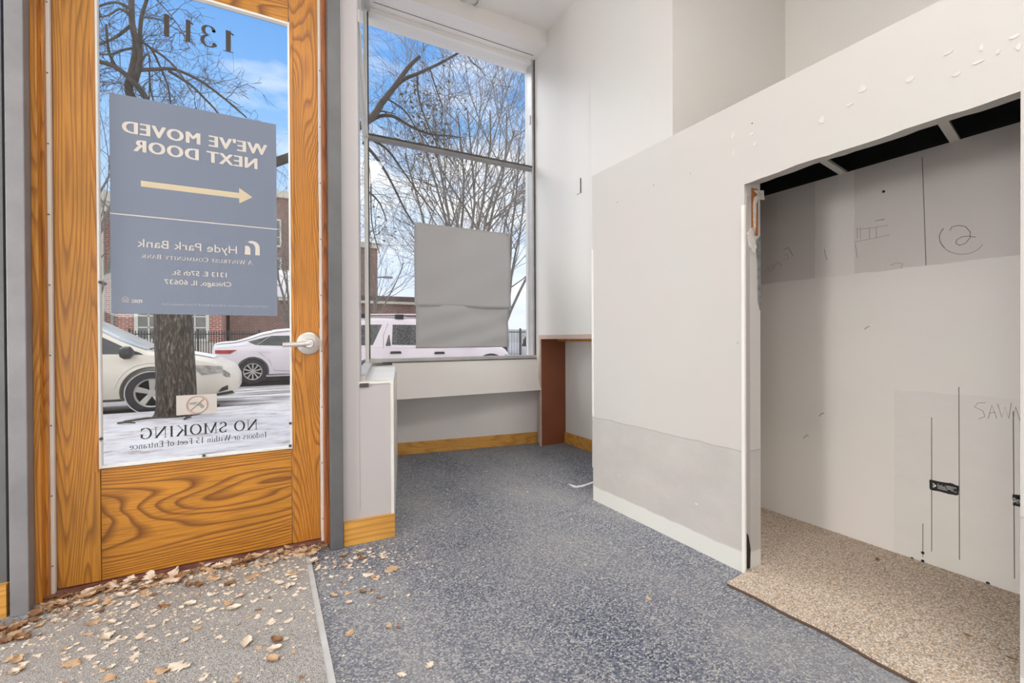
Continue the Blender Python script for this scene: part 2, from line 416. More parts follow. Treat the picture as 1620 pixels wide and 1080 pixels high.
def thing(name, label, cat, loc=(0, 0, 0), group=None, rz=0.0):
    o = bpy.data.objects.new(name, None); o.empty_display_size = 0.1; COL.objects.link(o); o.location = loc
    o.rotation_euler = (0, 0, rz)
    return tag(o, label, cat, group)
def struct_empty(name, loc=(0, 0, 0)):
    o = bpy.data.objects.new(name, None); COL.objects.link(o); o.location = loc; o['kind'] = 'structure'; return o
def struct(mb, name, mat, **kw):
    o = mb.build(name, mat, **kw); o['kind'] = 'structure'; return o
def disc(c, r, normal_axis='Y', n=24, d=0.002):
    mb = MB(); return mb.lathe([(0.0001, 0), (r, 0), (r, d), (0.0001, d)], c, normal_axis, n)

# ------------------------------------------------------------------ room shell
YD = 2.45          # inner face of the door leaf
YP = 2.315         # face of the grey frame posts
YWF = 2.345        # face of the white wall beside the door
YB = 3.74          # bay window plane
XR = 2.25          # right wall of the bay
XP, XP2 = 1.78, 1.887   # partition front and back
XC = 2.53          # closet back wall

struct(MB().prism([(-4, -3.5, -0.06), (3.6, -3.5, -0.06), (3.6, 2.5, -0.06), (2.7, 2.5, -0.06), (2.7, 4.06, -0.06), (0.84, 4.06, -0.06), (0.36, 2.5, -0.06), (-4, 2.5, -0.06)], (0, 0, 0.06)), 'floor', 'blue_carpet')
cl = struct(MB().box(-4, 3.6, -3.5, 3.5, CEIL, CEIL+0.15), 'ceiling', 'ceiling')
struct(MB().prism([(0.36, 3.5, 3.63), (2.4, 3.5, 3.63), (2.4, 3.95, 3.63), (0.36, 3.95, 3.63)], (0, 0, 0.29)), 'trim_1', 'ceiling')   # dropped soffit over the window
struct(MB().box(0.75, 2.2, 3.656, 3.659, 3.627, 3.63), 'trim_2', 'alu_dark')

# front wall: left of the door with an unseen window added to let in daylight, above the door, the pier
wf = MB().box(-4, -3.6, 2.35, 2.5, 0, CEIL).box(-1.1, -0.845, 2.35, 2.5, 0, CEIL).box(-3.6, -1.1, 2.35, 2.5, 0, 0.6).box(-3.6, -1.1, 2.35, 2.5, 3.1, CEIL)
wf.box(-0.845, 0.32, 2.35, 2.5, 2.845, CEIL).box(-0.845, 0.32, 2.40, 2.5, 2.80, 2.85)
struct(wf, 'wall_front', 'grey_dark')
w3 = struct_empty('window_3', (-2.35, 2.42, 0.6))
MB().box(-3.6, -1.1, 2.415, 2.425, 0.6, 3.1).build('pane', 'glass', w3)
MB().box(-3.6, -1.1, 2.38, 2.46, 0.6, 0.65).box(-3.6, -1.1, 2.38, 2.46, 3.05, 3.1).box(-3.6, -3.55, 2.38, 2.46, 0.6, 3.1).box(-1.15, -1.1, 2.38, 2.46, 0.6, 3.1).build('frame', 'alu', w3)
struct(MB().prism([(0.318, YWF, 0), (0.402, YWF, 0), (0.44, 2.5, 0), (0.318, 2.5, 0)], (0, 0, CEIL)), 'wall_pier', 'lowwall')
# low wall under the side window of the bay (its inner face runs out at an angle)
lw = struct(MB().prism([(0.402, YWF, 0), (0.557, YWF, 0), (0.985, 3.96, 0), (0.80, 3.96, 0), (0.44, 2.5, 0)], (0, 0, 0.78)), 'wall_bay_left', 'lowwall')
struct(MB().prism([(0.398, 2.34, 0.78), (0.568, 2.34, 0.78), (0.92, 3.72, 0.78), (0.70, 3.74, 0.78)], (0, 0, 0.012)), 'trim_3', 'white_trim')
struct(MB().prism([(0.552, 2.337, 0.0), (0.567, 2.337, 0.0), (0.995, 3.96, 0.0), (0.98, 3.96, 0.0)], (0, 0, 0.785)), 'trim_4', 'white_trim')
struct(MB().box(0.402, 0.445, 2.336, 2.345, 0.765, 0.785), 'trim_5', 'alu_dark')
struct(MB().box(0.4005, 0.402, 2.3435, 2.345, 0.16, 0.76), 'trim_6', 'pencil_faint')
struct(MB().box(0.321, 0.568, 2.325, 2.345, 0, 0.117), 'baseboard_left', 'oak_base', bevel=0.002)

# bay: sloping white panel under the front window, recessed wall below it
struct(MB().prism([(0.893, 3.72, 0.815), (0.872, 3.62, 0.525), (0.88, 3.65, 0.525), (0.905, 3.78, 0.815)], (0, 0, 0)) if False else
       MB().add([(0.893, 3.715, 0.815), (2.249, 3.715, 0.815), (2.249, 3.62, 0.525), (0.868, 3.62, 0.525), (0.93, 3.80, 0.815), (2.249, 3.80, 0.815), (2.249, 3.66, 0.525), (0.886, 3.66, 0.525)],
                [(0, 1, 2, 3), (4, 7, 6, 5), (0, 4, 5, 1), (3, 2, 6, 7), (0, 3, 7, 4), (1, 5, 6, 2)]), 'wall_bay_panel', 'wall')
struct(MB().prism([(0.96, 3.96, 0), (2.7, 3.72, 0), (2.7, 3.9, 0), (0.96, 4.06, 0)], (0, 0, 0.815)), 'wall_bay_back', 'back_wall')
struct(MB().prism([(0.975, 3.943, 0), (2.29, 3.762, 0), (2.293, 3.778, 0), (0.98, 3.96, 0)], (0, 0, 0.105)), 'baseboard_back', 'oak_base', bevel=0.002)
struct(MB().prism([(0.70, 3.80, 0.79), (2.4, 3.80, 0.79), (2.4, 3.98, 0.79), (0.80, 3.98, 0.79)], (0, 0, 0.03)), 'trim_7', 'white_trim')

# right wall of the bay with its knee hole
struct(MB().box(XR, 2.7, 2.84, 3.9, 1.035, CEIL).box(XR, 2.7, 3.655, 3.9, 0.52, 1.035).box(XC, 2.7, 2.84, 3.655, 0, 1.035), 'wall_right', 'wall')
struct(MB().box(XR, XC, 3.635, 3.655, 0, 1.0), 'trim_8', 'brown')
struct(MB().box(XR-0.008, XR+0.02, 2.86, 3.655, 0.998, 1.035).box(XR-0.008, XR+0.004, 3.625, 3.655, 0, 0.998), 'trim_9', 'pink_edge')
struct(MB().box(2.44, XC, 2.86, 3.635, 0.975, 1.012), 'trim_10', 'oak_base')
struct(MB().box(XC-0.016, XC, 2.84, 3.635, 0, 0.105), 'baseboard_right', 'oak_base', bevel=0.002)
struct(MB().box(2.225, 3.6, 2.03, 2.84, 0, CEIL), 'wall_column', 'wall')
struct(MB().box(3.39, 3.6, -3.5, 2.03, 0, CEIL), 'wall_recess', 'wall')
struct(MB().box(-4, 3.6, -3.65, -3.5, 0, CEIL), 'wall_back', 'wall')
struct(MB().box(-4.15, -4, -3.5, 2.5, 0, CEIL), 'wall_left', 'wall')

# partition with the closet opening
pt = MB().box(XP, XP2, 1.24, 2.263, 0, 2.004).box(XP, XP2, -1.5, 0.437, 0, 2.004)
# header with a slightly ragged lower edge
rg = random.Random(4); N = 22
edge = [1.24+(0.437-1.24)*i/N for i in range(N+1)]
zz = [1.654+rg.uniform(-.0025, .0025)-(0.0 if i > 5 else 0.0012*(5-i)) for i in range(N+1)]
vs_ = []
for x in (XP, XP2):
    for y, z in zip(edge, zz): vs_.append((x, y, z if x == XP else z+0.02))
    for y in edge: vs_.append((x, y, 2.004))
n1 = N+1; fs = []
for i in range(N):
    fs += [(i, i+1, n1+i+1, n1+i), (2*n1+i, 3*n1+i, 3*n1+i+1, 2*n1+i+1), (i, 2*n1+i, 2*n1+i+1, i+1), (n1+i, n1+i+1, 3*n1+i+1, 3*n1+i)]
pt.add(vs_, fs)
wp = struct(pt, 'wall_partition', 'partition')
struct(MB().box(XP2, 2.225, 2.2, 2.263, 0, 2.004), 'wall_partition_end', 'partition')
# corner bead, torn corner and bare stud
MB().box(XP-0.004, XP+0.006, 1.237, 1.252, 0.0, 1.56).build('corner_bead', 'white_trim', wp)
MB().box(XP-0.003, XP+0.003, 2.25, 2.266, 0.52, 1.55).build('corner_bead', 'white_trim', wp)
MB().box(XP+0.012, XP+0.034, 1.2385, 1.2405, 0.02, 1.60).build('jamb_groove', 'pencil_faint', wp)
jag = [(XP+0.06, 1.63), (XP2+0.02, 1.64), (XP2+0.025, 1.60), (XP2-0.02, 1.595), (XP2-0.03, 1.575), (XP2-0.035, 1.48), (XP2-0.045, 1.44), (XP2-0.05, 1.50), (XP2-0.052, 1.57), (XP2-0.045, 1.60), (XP2-0.02, 1.615)]
MB().prism([(x, 1.236, z) for x, z in jag], (0, 0.008, 0)).build('torn_plaster', 'plaster_torn', wp)
MB().box(XP+0.045, XP2-0.018, 1.2375, 1.25, 1.44, 1.64).build('bare_stud', 'stud', wp)
MB().prism([(XP+0.012, 1.234, 1.44), (XP+0.05, 1.234, 1.47), (XP+0.058, 1.234, 1.42), (XP+0.075, 1.234, 1.39), (XP+0.06, 1.234, 1.36), (XP+0.03, 1.234, 1.385)], (0, 0.008, 0)).build('torn_plaster', 'plaster_torn', wp)
MB().prism([(XP2-0.03, 1.235, 1.42), (XP2-0.003, 1.235, 1.44), (XP2-0.003, 1.235, 1.12), (XP2-0.02, 1.235, 1.16), (XP2-0.024, 1.235, 1.28)], (0, 0.008, 0)).build('torn_plaster', 'steel', wp)
MB().prism([(XP+0.010, 1.236, 0.02), (XP+0.028, 1.236, 0.02), (XP+0.032, 1.236, 0.10), (XP+0.018, 1.236, 0.16), (XP+0.010, 1.236, 0.17)], (0, 0.006, 0)).build('gouge', 'black', wp)
# paint scuffs and patched spots on the partition face
rg = random.Random(11)
def blob(cx, cz, w, h, name, mat, x=XP, n=9, parent=wp):
    pts = []
    for k in range(n):
        q = 2*PI*k/n; r = rg.uniform(.55, 1.0); pts.append((x-0.0015, cx+w*r*math.cos(q), cz+h*r*math.sin(q)))
    return MB().prism(pts, (0.003, 0, 0)).build(name, mat, parent)
for px, py, w, h, mt in [(1160, 215, .012, .02, 'patch'), (1161, 240, .007, .022, 'patch'), (1190, 195, .004, .005, 'pencil'), (1194, 228, .012, .010, 'patch'), (1190, 212, .012, .008, 'patch'),
                        (1034, 293, .006, .006, 'pencil_faint'), (977, 320, .006, .006, 'pencil_faint'), (980, 751, .009, .006, 'patch'), (1102, 797, .010, .006, 'patch'), (1365, 140, .014, .016, 'patch'), (1440, 125, .018, .012, 'patch'), (1300, 190, .012, .016, 'patch'),
                        (1345, 165, .012, .006, 'patch'), (1500, 84, .012, .004, 'patch'), (1553, 75, .006, .012, 'patch'), (1548, 98, .018, .006, 'patch'), (1512, 118, .012, .007, 'patch'), (1579, 82, .006, .008, 'patch'), (1604, 58, .012, .006, 'patch'), (1612, 74, .006, .01, 'patch'), (1167, 542, .006, .004, 'pencil_faint'), (1092, 274, .004, .004, 'pencil_faint')]:
    p = atX(px, py, XP); blob(p.y, p.z, w, h, 'scuff', mt)

# closet
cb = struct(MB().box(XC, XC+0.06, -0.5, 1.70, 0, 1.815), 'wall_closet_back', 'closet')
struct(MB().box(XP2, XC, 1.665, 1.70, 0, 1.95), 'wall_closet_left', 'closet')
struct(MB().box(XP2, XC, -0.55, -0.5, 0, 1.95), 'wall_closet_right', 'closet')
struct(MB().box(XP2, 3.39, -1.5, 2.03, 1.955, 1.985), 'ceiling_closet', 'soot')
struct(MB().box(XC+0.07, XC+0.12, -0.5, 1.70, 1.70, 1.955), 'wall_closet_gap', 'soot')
struct(MB().box(XC+0.015, XC+0.05, -0.5, 1.66, 1.815, 1.845).box(XC+0.03, XC+0.07, -0.5, 1.66, 1.845, 1.955), 'beam_closet', 'black')
for px, py in ((1332, 271), (1508, 218)):
    p = atX(px, py, XC)
    struct(MB().prism([(XP2-0.02, p.y-0.125, 1.79), (XP2-0.02, p.y-0.155, 1.79), (XC+0.03, p.y-0.016, 1.812), (XC+0.03, p.y+0.016, 1.812)], (0, 0, 0.012)), 'trim_%d' % (12 if px < 1400 else 13), 'white_trim')
def cw(px, py): return atX(px, py, XC)
def pencil(pts, name='pencil_line', mat='pencil', r=0.0012, parent=cb):
    return MB().tube([(XC-0.0005, cw(*p).y, cw(*p).z) for p in pts], r, 4).build(name, mat, parent)
def zp(pts): return [(1200+x*420/1620, 320+y*280/1080) for x, y in pts]
def circ(cx, cy, rx, ry, a0, a1, n=22): return [(cx+rx*math.cos(rad(a0+(a1-a0)*i/n)), cy+ry*math.sin(rad(a0+(a1-a0)*i/n))) for i in range(n+1)]
pencil(zp(circ(1242, 215, 138, 102, 215, 25, 30)), mat='pencil_faint'); pencil(zp(circ(1242, 215, 138, 95, 215, 140, 10)))
pencil(zp([(1168, 172), (1180, 150), (1220, 140), (1262, 148), (1292, 180), (1292, 215), (1262, 250), (1228, 263), (1204, 250), (1208, 230), (1240, 210), (1280, 206), (1326, 212)]))
pencil(zp([(402, 285), (408, 320), (418, 352)]))
pencil(zp([(580, 242), (690, 222), (800, 198)]), mat='pencil_faint'); pencil(zp([(600, 165), (700, 155), (790, 140)]), mat='pencil_faint')
for x in (602, 622, 676, 718): pencil(zp([(x, 150), (x+1, 222)]), mat='pencil_faint')
pencil(zp([(712, 115), (740, 107), (770, 104)])); pencil(zp([(590, 250), (604, 340)]), mat='pencil_faint')
pencil(zp([(805, 385), (840, 368), (880, 375), (870, 403)]), mat='pencil_faint')
pencil(zp([(155, 290), (180, 275), (196, 300), (210, 325)])); pencil(zp([(158, 330), (175, 310), (182, 345), (150, 350)]), mat='pencil_faint')
pencil(zp([(70, 400), (90, 375), (102, 398), (80, 408), (120, 360), (140, 385)]), mat='pencil_faint'); pencil(zp([(30, 430), (60, 395), (72, 428)]), mat='pencil_faint')
def zq(pts): return [(1080+x/3, 360+y/3) for x, y in pts]
pencil(zq([(1440, 830), (1400, 832), (1385, 850), (1425, 870), (1435, 895), (1405, 908)]), mat='pencil_faint')
pencil(zq([(1450, 905), (1468, 840), (1490, 905)]), mat='pencil_faint'); pencil(zq([(1455, 880), (1485, 875)]), mat='pencil_faint')
pencil(zq([(1495, 835), (1515, 900), (1530, 850), (1548, 905), (1560, 830)]), mat='pencil_faint'); pencil(zq([(1570, 905), (1580, 850), (1605, 925)]), mat='pencil_faint')
for pts in ([(1517, 612), (1518, 885)], [(1474, 660), (1474, 872)], [(1603, 650), (1605, 915)], [(1460, 828), (1460, 880)], [(1459, 248), (1462, 330), (1465, 420)]):
    pencil(pts, 'cut_line', 'pencil', 0.0014)
for px, py in ((1460, 874), (1443, 883), (1327, 845), (1563, 922), (1460, 887), (1398, 303)):
    MB().lathe([(0.0001, 0), (0.006, 0), (0.006, 0.003), (0.0001, 0.003)], (XC-0.0025, cw(px, py).y, cw(px, py).z), 'X', 10).build('nail_hole', 'black', cb)
for px, py in ((1300, 655), (1275, 690), (1372, 518)):
    pencil([(px-4, py+3), (px, py-1), (px+4, py-2)], 'smudge', 'pencil_faint', 0.002)
# outlet boxes in the closet wall
def junction_box(corners, label):
    """corners: four wall points of the ragged cut-out"""
    ps = [cw(*c) for c in corners]; ys = [p.y for p in ps]; zs = [p.z for p in ps]
    y0, y1, z0, z1 = min(ys), max(ys), min(zs), max(zs)
    t = thing('junction_box', label, 'junction box', (XC-0.004, (y0+y1)/2, z0))
    r = random.Random(int(px))
    ring = []
    for i in range(16):
        q = 2*PI*i/16; yy = (y0+y1)/2-(y1-y0)/2*max(-1, min(1, 1.6*math.cos(q+.2))); z2 = (z0+z1)/2+(z1-z0)/2*max(-1, min(1, 1.6*math.sin(q+.2)))
        ring.append((XC-0.002, yy+r.uniform(-.002, .002), z2+r.uniform(-.002, .002)))
    MB().prism(ring, (0.003, 0, 0)).build('cut_out', 'black', t)
    MB().box(XC-0.0035, XC-0.002, y0+0.006, y0+(y1-y0)*0.72, z0+0.010, z1-0.010).build('back_plate', 'steel', t)
    for k, (a, bz, rr) in enumerate(((0.24, 0.66, 0.018), (0.5, 0.72, 0.005), (0.62, 0.76, 0.005), (0.3, 0.25, 0.006), (0.12, 0.5, 0.005))):
        mb = MB()
        cy, cz = y0+(y1-y0)*a, z0+(z1-z0)*bz
        if rr > 0.01:
            mb.tube([(XC-0.0045, cy+rr*math.cos(q*PI/8), cz+rr*math.sin(q*PI/8)) for q in range(17)], 0.0012, 4)
        else: mb.lathe([(0.0001, 0), (rr, 0), (rr, 0.001), (0.0001, 0.001)], (XC-0.0045, cy, cz), 'X', 10)
        mb.build('knockout', 'black', t)
    yb = y0+(y1-y0)*0.86
    MB().box(XC-0.0045, XC-0.003, yb-0.002, yb+0.002, z0+0.012, z1-0.012).lathe([(0.0001, 0), (0.006, 0), (0.006, 0.001), (0.0001, 0.001)], (XC-0.0045, yb-0.004, (z0+z1)/2), 'X', 10).build('bracket', 'paper', t)
    return t
px = 3; junction_box([(1471, 758), (1517, 784)], 'open steel outlet box cut into the closet wall between two pencil lines')
px = 5; junction_box([(1602, 781), (1624, 803)], 'open steel outlet box in the closet wall beside the right door jamb')

# ------------------------------------------------------------------ entrance door and its frame
fl = MB().box(-0.826, -0.775, YP, 2.5, 0, 2.85)
struct(fl, 'trim_14', 'grey_post', bevel=0.003)
struct(MB().box(0.262, 0.319, YP-0.004, 2.5, 0, 2.85), 'trim_15', 'grey_dark', bevel=0.003)
struct(MB().box(-1.1, -0.838, 2.325, 2.35, 0, 0.12), 'baseboard_entry', 'oak_base')
struct(MB().box(-0.775, -0.7845+0.028, 2.365, 2.5, 0, 2.85).box(-0.757, -0.749, 2.40, 2.5, 0, 2.85), 'trim_16', 'oak_trim', bevel=0.002)
struct(MB().box(0.243, 0.262, 2.37, 2.5, 0, 2.85), 'trim_17', 'jamb_dark', bevel=0.002)
for k, (xa, xb) in enumerate(((-0.7515, -0.7385), (0.2315, 0.243))):
    ws = struct(MB().box(xa, xb, 2.428, 2.446, 0.0, 2.85), 'trim_%d' % (18+k), 'white_trim', bevel=0.001)
    for i in range(9):
        disc(((xa+xb)/2, 2.426, 0.12+i*0.275), 0.003, 'Y', 10, 0.0025).build('screw', 'pencil', ws)
struct(MB().box(-0.76, 0.25, 2.43, 2.56, 0.0, 0.012).box(-0.76, 0.25, 2.415, 2.43, 0.0, 0.01), 'trim_20', 'threshold')
dr = struct_empty('door_1', (-0.25, YD, 0.016))
D0, D1, GX0, GX1, GZ0, GZ1, DT = -0.738, 0.231, -0.603, 0.102, 0.482, 2.52, 2.80
MB().box(D0, GX0-0.002, YD, YD+0.045, 0.016, DT).build('stile', 'oak_v', dr, bevel=0.002)
MB().box(GX1+0.002, D1, YD, YD+0.045, 0.016, DT).build('stile', 'oak_v2', dr, bevel=0.002)
MB().box(GX0, GX1, YD, YD+0.045, 0.016, GZ0-0.008).build('bottom_rail', 'oak_h', dr, bevel=0.002)
MB().box(GX0, GX1, YD, YD+0.045, GZ1+0.008, DT).build('top_rail', 'oak_h', dr, bevel=0.002)
gb = MB()
for a in (0.0,):
    gb.box(GX0-0.005, GX0+0.003, YD-0.004, YD+0.02, GZ0-0.006, GZ1+0.006).box(GX1-0.003, GX1+0.005, YD-0.004, YD+0.02, GZ0-0.006, GZ1+0.006)
    gb.box(GX0, GX1, YD-0.004, YD+0.02, GZ0-0.005, GZ0+0.005).box(GX0, GX1, YD-0.004, YD+0.02, GZ1-0.005, GZ1+0.005)
gb.build('glazing_bead', 'white_trim', dr, bevel=0.001)
ob = MB().box(GX0-0.022, GX0-0.006, YD-0.003, YD+0.004, GZ0-0.02, GZ1+0.02).box(GX1+0.006, GX1+0.018, YD-0.003, YD+0.004, GZ0-0.02, GZ1+0.02)
ob.build('moulding', 'oak_trim', dr, bevel=0.001)
MB().box(GX0, GX1, YD+0.02, YD+0.026, GZ0, GZ1).build('glass_pane', 'glass', dr)
for x, z in ((GX0+0.004, 0.60), (GX1-0.004, 0.60), (GX1-0.006, 0.492), (-0.25, 0.488), (GX0+0.006, 1.24)):
    MB().lathe([(0.0001, 0), (0.006, 0), (0.007, 0.006), (0.004, 0.009), (0.0001, 0.009)], (x, YD-0.012, z), 'Y', 10).build('glazing_clip', 'alu_dark', dr)
hp = at(488, 543, YD)
hd = MB().lathe([(0.0001, 0.0), (0.053, 0.0), (0.055, -0.004), (0.053, -0.010), (0.046, -0.013), (0.0001, -0.013)], (hp.x, YD, hp.z), 'Y', 36).build('handle_rose', 'chrome', dr, smooth=True)
MB().lathe([(0.0001, 0.0), (0.024, 0), (0.022, -0.045), (0.018, -0.05), (0.0001, -0.05)], (hp.x, YD-0.012, hp.z), 'Y', 24).build('lever_hub', 'chrome', dr, smooth=True)
MB().tube([(hp.x, YD-0.052, hp.z), (hp.x-0.05, YD-0.054, hp.z-0.004), (hp.x-0.115, YD-0.050, hp.z-0.006)], [0.014, 0.012, 0.010], 12).build('lever', 'chrome', dr, smooth=True)
MB().lathe([(0.0001, 0.0), (0.009, 0), (0.008, -0.01), (0.0001, -0.01)], (hp.x+0.006, YD-0.06, hp.z), 'Y', 16).build('lock_button', 'alu', dr, smooth=True)

# ------------------------------------------------------------------ lettering
ZC = [0]
def ink_lift():
    ZC[0] = (ZC[0]+1) % 9; return 0.0001+ZC[0]*0.00006
def ribbon(mb, pts, thick=.15, thin=.05, curve=False):
    pts = [Vector((p[0], p[1])) for p in pts]; L = []; Rr = []
    for i, p in enumerate(pts):
        t = pts[min(i+1, len(pts)-1)]-pts[max(i-1, 0)]
        t = t.normalized() if t.length else Vector((0, 1))
        if curve: w = thin+(thick-thin)*abs(t.y)**1.6
        else: w = thick if (abs(t.x) < 0.02 or t.x*t.y < 0) else thin
        nrm = Vector((-t.y, t.x)); L.append(p+nrm*w/2); Rr.append(p-nrm*w/2)
    o = len(mb.v)
    zz_ = ink_lift()
    for a, b_ in zip(L, Rr): mb.v += [(a.x, a.y, zz_), (b_.x, b_.y, zz_)]
    for i in range(len(pts)-1): mb.f.append((o+2*i, o+2*i+1, o+2*i+3, o+2*i+2))
def ell(cx, cy, rx, ry, a0=0, a1=360, n=20): return [(cx+rx*math.cos(rad(a0+(a1-a0)*i/n)), cy+ry*math.sin(rad(a0+(a1-a0)*i/n))) for i in range(n+1)]
TK, TN, SF = .145, .05, .038
def serif(mb, x, y, w=.16):
    y0 = y if y < .4 else y-SF
    q_ = ink_lift(); mb.add([(x-w, y0, q_), (x+w, y0, q_), (x+w, y0+SF, q_), (x-w, y0+SF, q_)], [(0, 1, 2, 3)])
def stem(mb, x, y0, y1, w=TK, s0=True, s1=True, sw=None):
    q_ = ink_lift(); mb.add([(x-w/2, y0, q_), (x+w/2, y0, q_), (x+w/2, y1, q_), (x-w/2, y1, q_)], [(0, 1, 2, 3)])
    if s0: serif(mb, x, y0, sw or w/2+.08)
    if s1:
        q_ = ink_lift(); mb.add([(x-(sw or w/2+.08), y1-SF, q_), (x+(sw or w/2+.08), y1-SF, q_), (x+(sw or w/2+.08), y1, q_), (x-(sw or w/2+.08), y1, q_)], [(0, 1, 2, 3)])
def hbar(mb, x0, x1, y, t=TN):
    q_ = ink_lift(); mb.add([(x0, y-t/2, q_), (x1, y-t/2, q_), (x1, y+t/2, q_), (x0, y+t/2, q_)], [(0, 1, 2, 3)])
def line(mb, *pts, curve=False, thick=TK, thin=TN): ribbon(mb, pts, thick, thin, curve)
def glyph(c, mb):
    """draws one serif letter of cap height 1 at the origin, returns its advance"""
    if c == ' ': return .38
    if c in 'I': stem(mb, .2, 0, 1); return .46
    if c == '1': stem(mb, .24, 0, 1, s1=False); line(mb, (.08, .84), (.24, .965), thin=.07); return .5
    if c == 'N': stem(mb, .14, 0, 1, TN, sw=.13); stem(mb, .78, 0, 1, TN, sw=.13); line(mb, (.12, 1), (.78, .02)); return .98
    if c in 'OQ': line(mb, *ell(.44, .5, .36, .48, 0, 360, 28), curve=True); return .94
    if c == 'C': line(mb, *ell(.46, .5, .36, .48, 42, 318, 24), curve=True); hb = stem(mb, .73, .70, .98, TN, s0=False, s1=False); return .86
    if c == 'G':
        line(mb, *ell(.46, .5, .36, .48, 42, 305, 24), curve=True); stem(mb, .74, .70, .98, TN, s0=False, s1=False)
        stem(mb, .72, .10, .44, s0=False); return .94
    if c == 'S':
        p = ell(.32, .745, .21, .235, 35, 235, 12)+[(.28, .56), (.40, .47)]+ell(.32, .255, .235, .235, 45, -150, 12)
        line(mb, *p, curve=True, thick=.15, thin=.06); stem(mb, .52, .74, .98, TN, s0=False, s1=False); stem(mb, .10, .02, .28, TN, s0=False, s1=False); return .66
    if c == 'M':
        stem(mb, .16, 0, 1, TN, sw=.13); stem(mb, .94, 0, 1, TK); line(mb, (.16, 1), (.54, .04)); line(mb, (.54, .04), (.92, 1)); return 1.18
    if c == 'K': stem(mb, .2, 0, 1); line(mb, (.26, .42), (.74, .98)); line(mb, (.40, .58), (.80, .0)); serif(mb, .78, 0, .13); serif(mb, .74, 1, .12); return .95
    if c == 'W':
        line(mb, (.08, 1), (.36, .0)); line(mb, (.36, .0), (.60, 1)); line(mb, (.58, 1), (.86, .0)); line(mb, (.86, .0), (1.12, 1)); serif(mb, .08, 1, .12); serif(mb, .6, 1, .12); serif(mb, 1.12, 1, .12); return 1.22
    if c == 'A': line(mb, (.08, 0), (.42, 1)); line(mb, (.42, 1), (.78, 0)); hbar(mb, .22, .66, .34); serif(mb, .08, 0, .11); serif(mb, .78, 0, .13); return .9
    if c == 'T': stem(mb, .4, 0, 1, s1=False); hbar(mb, .06, .74, .97, .06); stem(mb, .07, .76, 1, TN, False, False); stem(mb, .73, .76, 1, TN, False, False); return .84
    if c == 'U': stem(mb, .2, .3, 1, s0=False); stem(mb, .74, .3, 1, TN, s0=False, sw=.12); line(mb, *ell(.47, .3, .265, .29, 180, 360, 14), curve=True); return .94
    if c == 'Y': line(mb, (.06, 1), (.42, .44)); line(mb, (.42, .44), (.76, 1)); stem(mb, .42, 0, .46, s1=False); serif(mb, .06, 1, .12); serif(mb, .76, 1, .11); return .86
    if c in 'BRP':
        stem(mb, .2, 0, 1); hbar(mb, .2, .4, .975); hbar(mb, .2, .42, .5); line(mb, *ell(.40, .74, .22, .24, 90, -90, 12), curve=True)
        if c == 'B': hbar(mb, .2, .42, .025); line(mb, *ell(.42, .26, .25, .24, 90, -90, 12), curve=True); return .76
        if c == 'R': line(mb, (.38, .5), (.74, .0)); serif(mb, .76, 0, .10); return .86
        return .72
    if c in 'FE':
        stem(mb, .2, 0, 1); hbar(mb, .2, .62, .97, .06); hbar(mb, .2, .5, .51); stem(mb, .61, .76, 1, TN, False, False); stem(mb, .5, .4, .62, TN, False, False)
        if c == 'E': hbar(mb, .2, .66, .03, .06); stem(mb, .65, 0, .26, TN, False, False)
        return .74
    if c == '5':
        stem(mb, .18, .52, .98, TN, False, False); hbar(mb, .16, .54, .95, .1); line(mb, (.18, .54), *ell(.30, .30, .24, .29, 110, -140, 16), curve=True); return .66
    if c == '3':
        line(mb, *ell(.30, .76, .20, .22, 160, -80, 14), curve=True); line(mb, *ell(.29, .27, .25, .26, 85, -165, 16), curve=True)
        mb.lathe([(.075, 0), (.0001, 0)], (.12, .80, 0), 'Z', 10); mb.lathe([(.075, 0), (.0001, 0)], (.10, .17, 0), 'Z', 10); return .66
    if c == 'n': stem(mb, .14, 0, .64, .11); stem(mb, .48, 0, .46, .11, s1=False); line(mb, *ell(.31, .44, .17, .19, 0, 180, 10), curve=True, thick=.11); return .64
    if c == 'h': stem(mb, .14, 0, 1, .11); stem(mb, .48, 0, .46, .11, s1=False); line(mb, *ell(.31, .44, .17, .19, 0, 180, 10), curve=True, thick=.11); return .64
    if c == 'd': stem(mb, .46, 0, 1, .11); line(mb, *ell(.28, .32, .2, .31, 30, 330, 16), curve=True, thick=.12); return .62
    if c == 'o': line(mb, *ell(.28, .32, .22, .31, 0, 360, 20), curve=True, thick=.12); return .58
    if c == 'c': line(mb, *ell(.28, .32, .22, .31, 45, 320, 16), curve=True, thick=.12); return .52
    if c == 'e': line(mb, *ell(.28, .32, .22, .31, 0, 320, 18), curve=True, thick=.12); hbar(mb, .08, .5, .36); return .54
    if c == 'a': stem(mb, .42, 0, .46, .11, s1=False); line(mb, *ell(.28, .46, .15, .16, 0, 150, 10), curve=True, thick=.11); line(mb, *ell(.26, .18, .18, .17, 20, 330, 14), curve=True, thick=.11); return .56
    if c == 'r': stem(mb, .14, 0, .64, .11); line(mb, *ell(.30, .46, .15, .16, 160, 50, 8), curve=True, thick=.11, thin=.07); return .44
    if c == 's':
        line(mb, *(ell(.22, .47, .14, .145, 40, 230, 10)+ell(.22, .165, .155, .145, 50, -150, 10)), curve=True, thick=.12, thin=.06); return .44
    if c == 'i': stem(mb, .14, 0, .64, .11); mb.lathe([(.065, 0), (.0001, 0)], (.14, .86, 0), 'Z', 10); return .32
    if c == 't': stem(mb, .18, .06, .86, .11, False, False); hbar(mb, .04, .36, .62); line(mb, *ell(.29, .12, .11, .11, 180, 320, 8), curve=True, thick=.1); return .4
    if c == 'f': stem(mb, .18, 0, .82, .11, True, False); hbar(mb, .04, .38, .62); line(mb, *ell(.31, .82, .13, .16, 180, 50, 8), curve=True, thick=.11); return .38
    stem(mb, .2, 0, 1); return .5
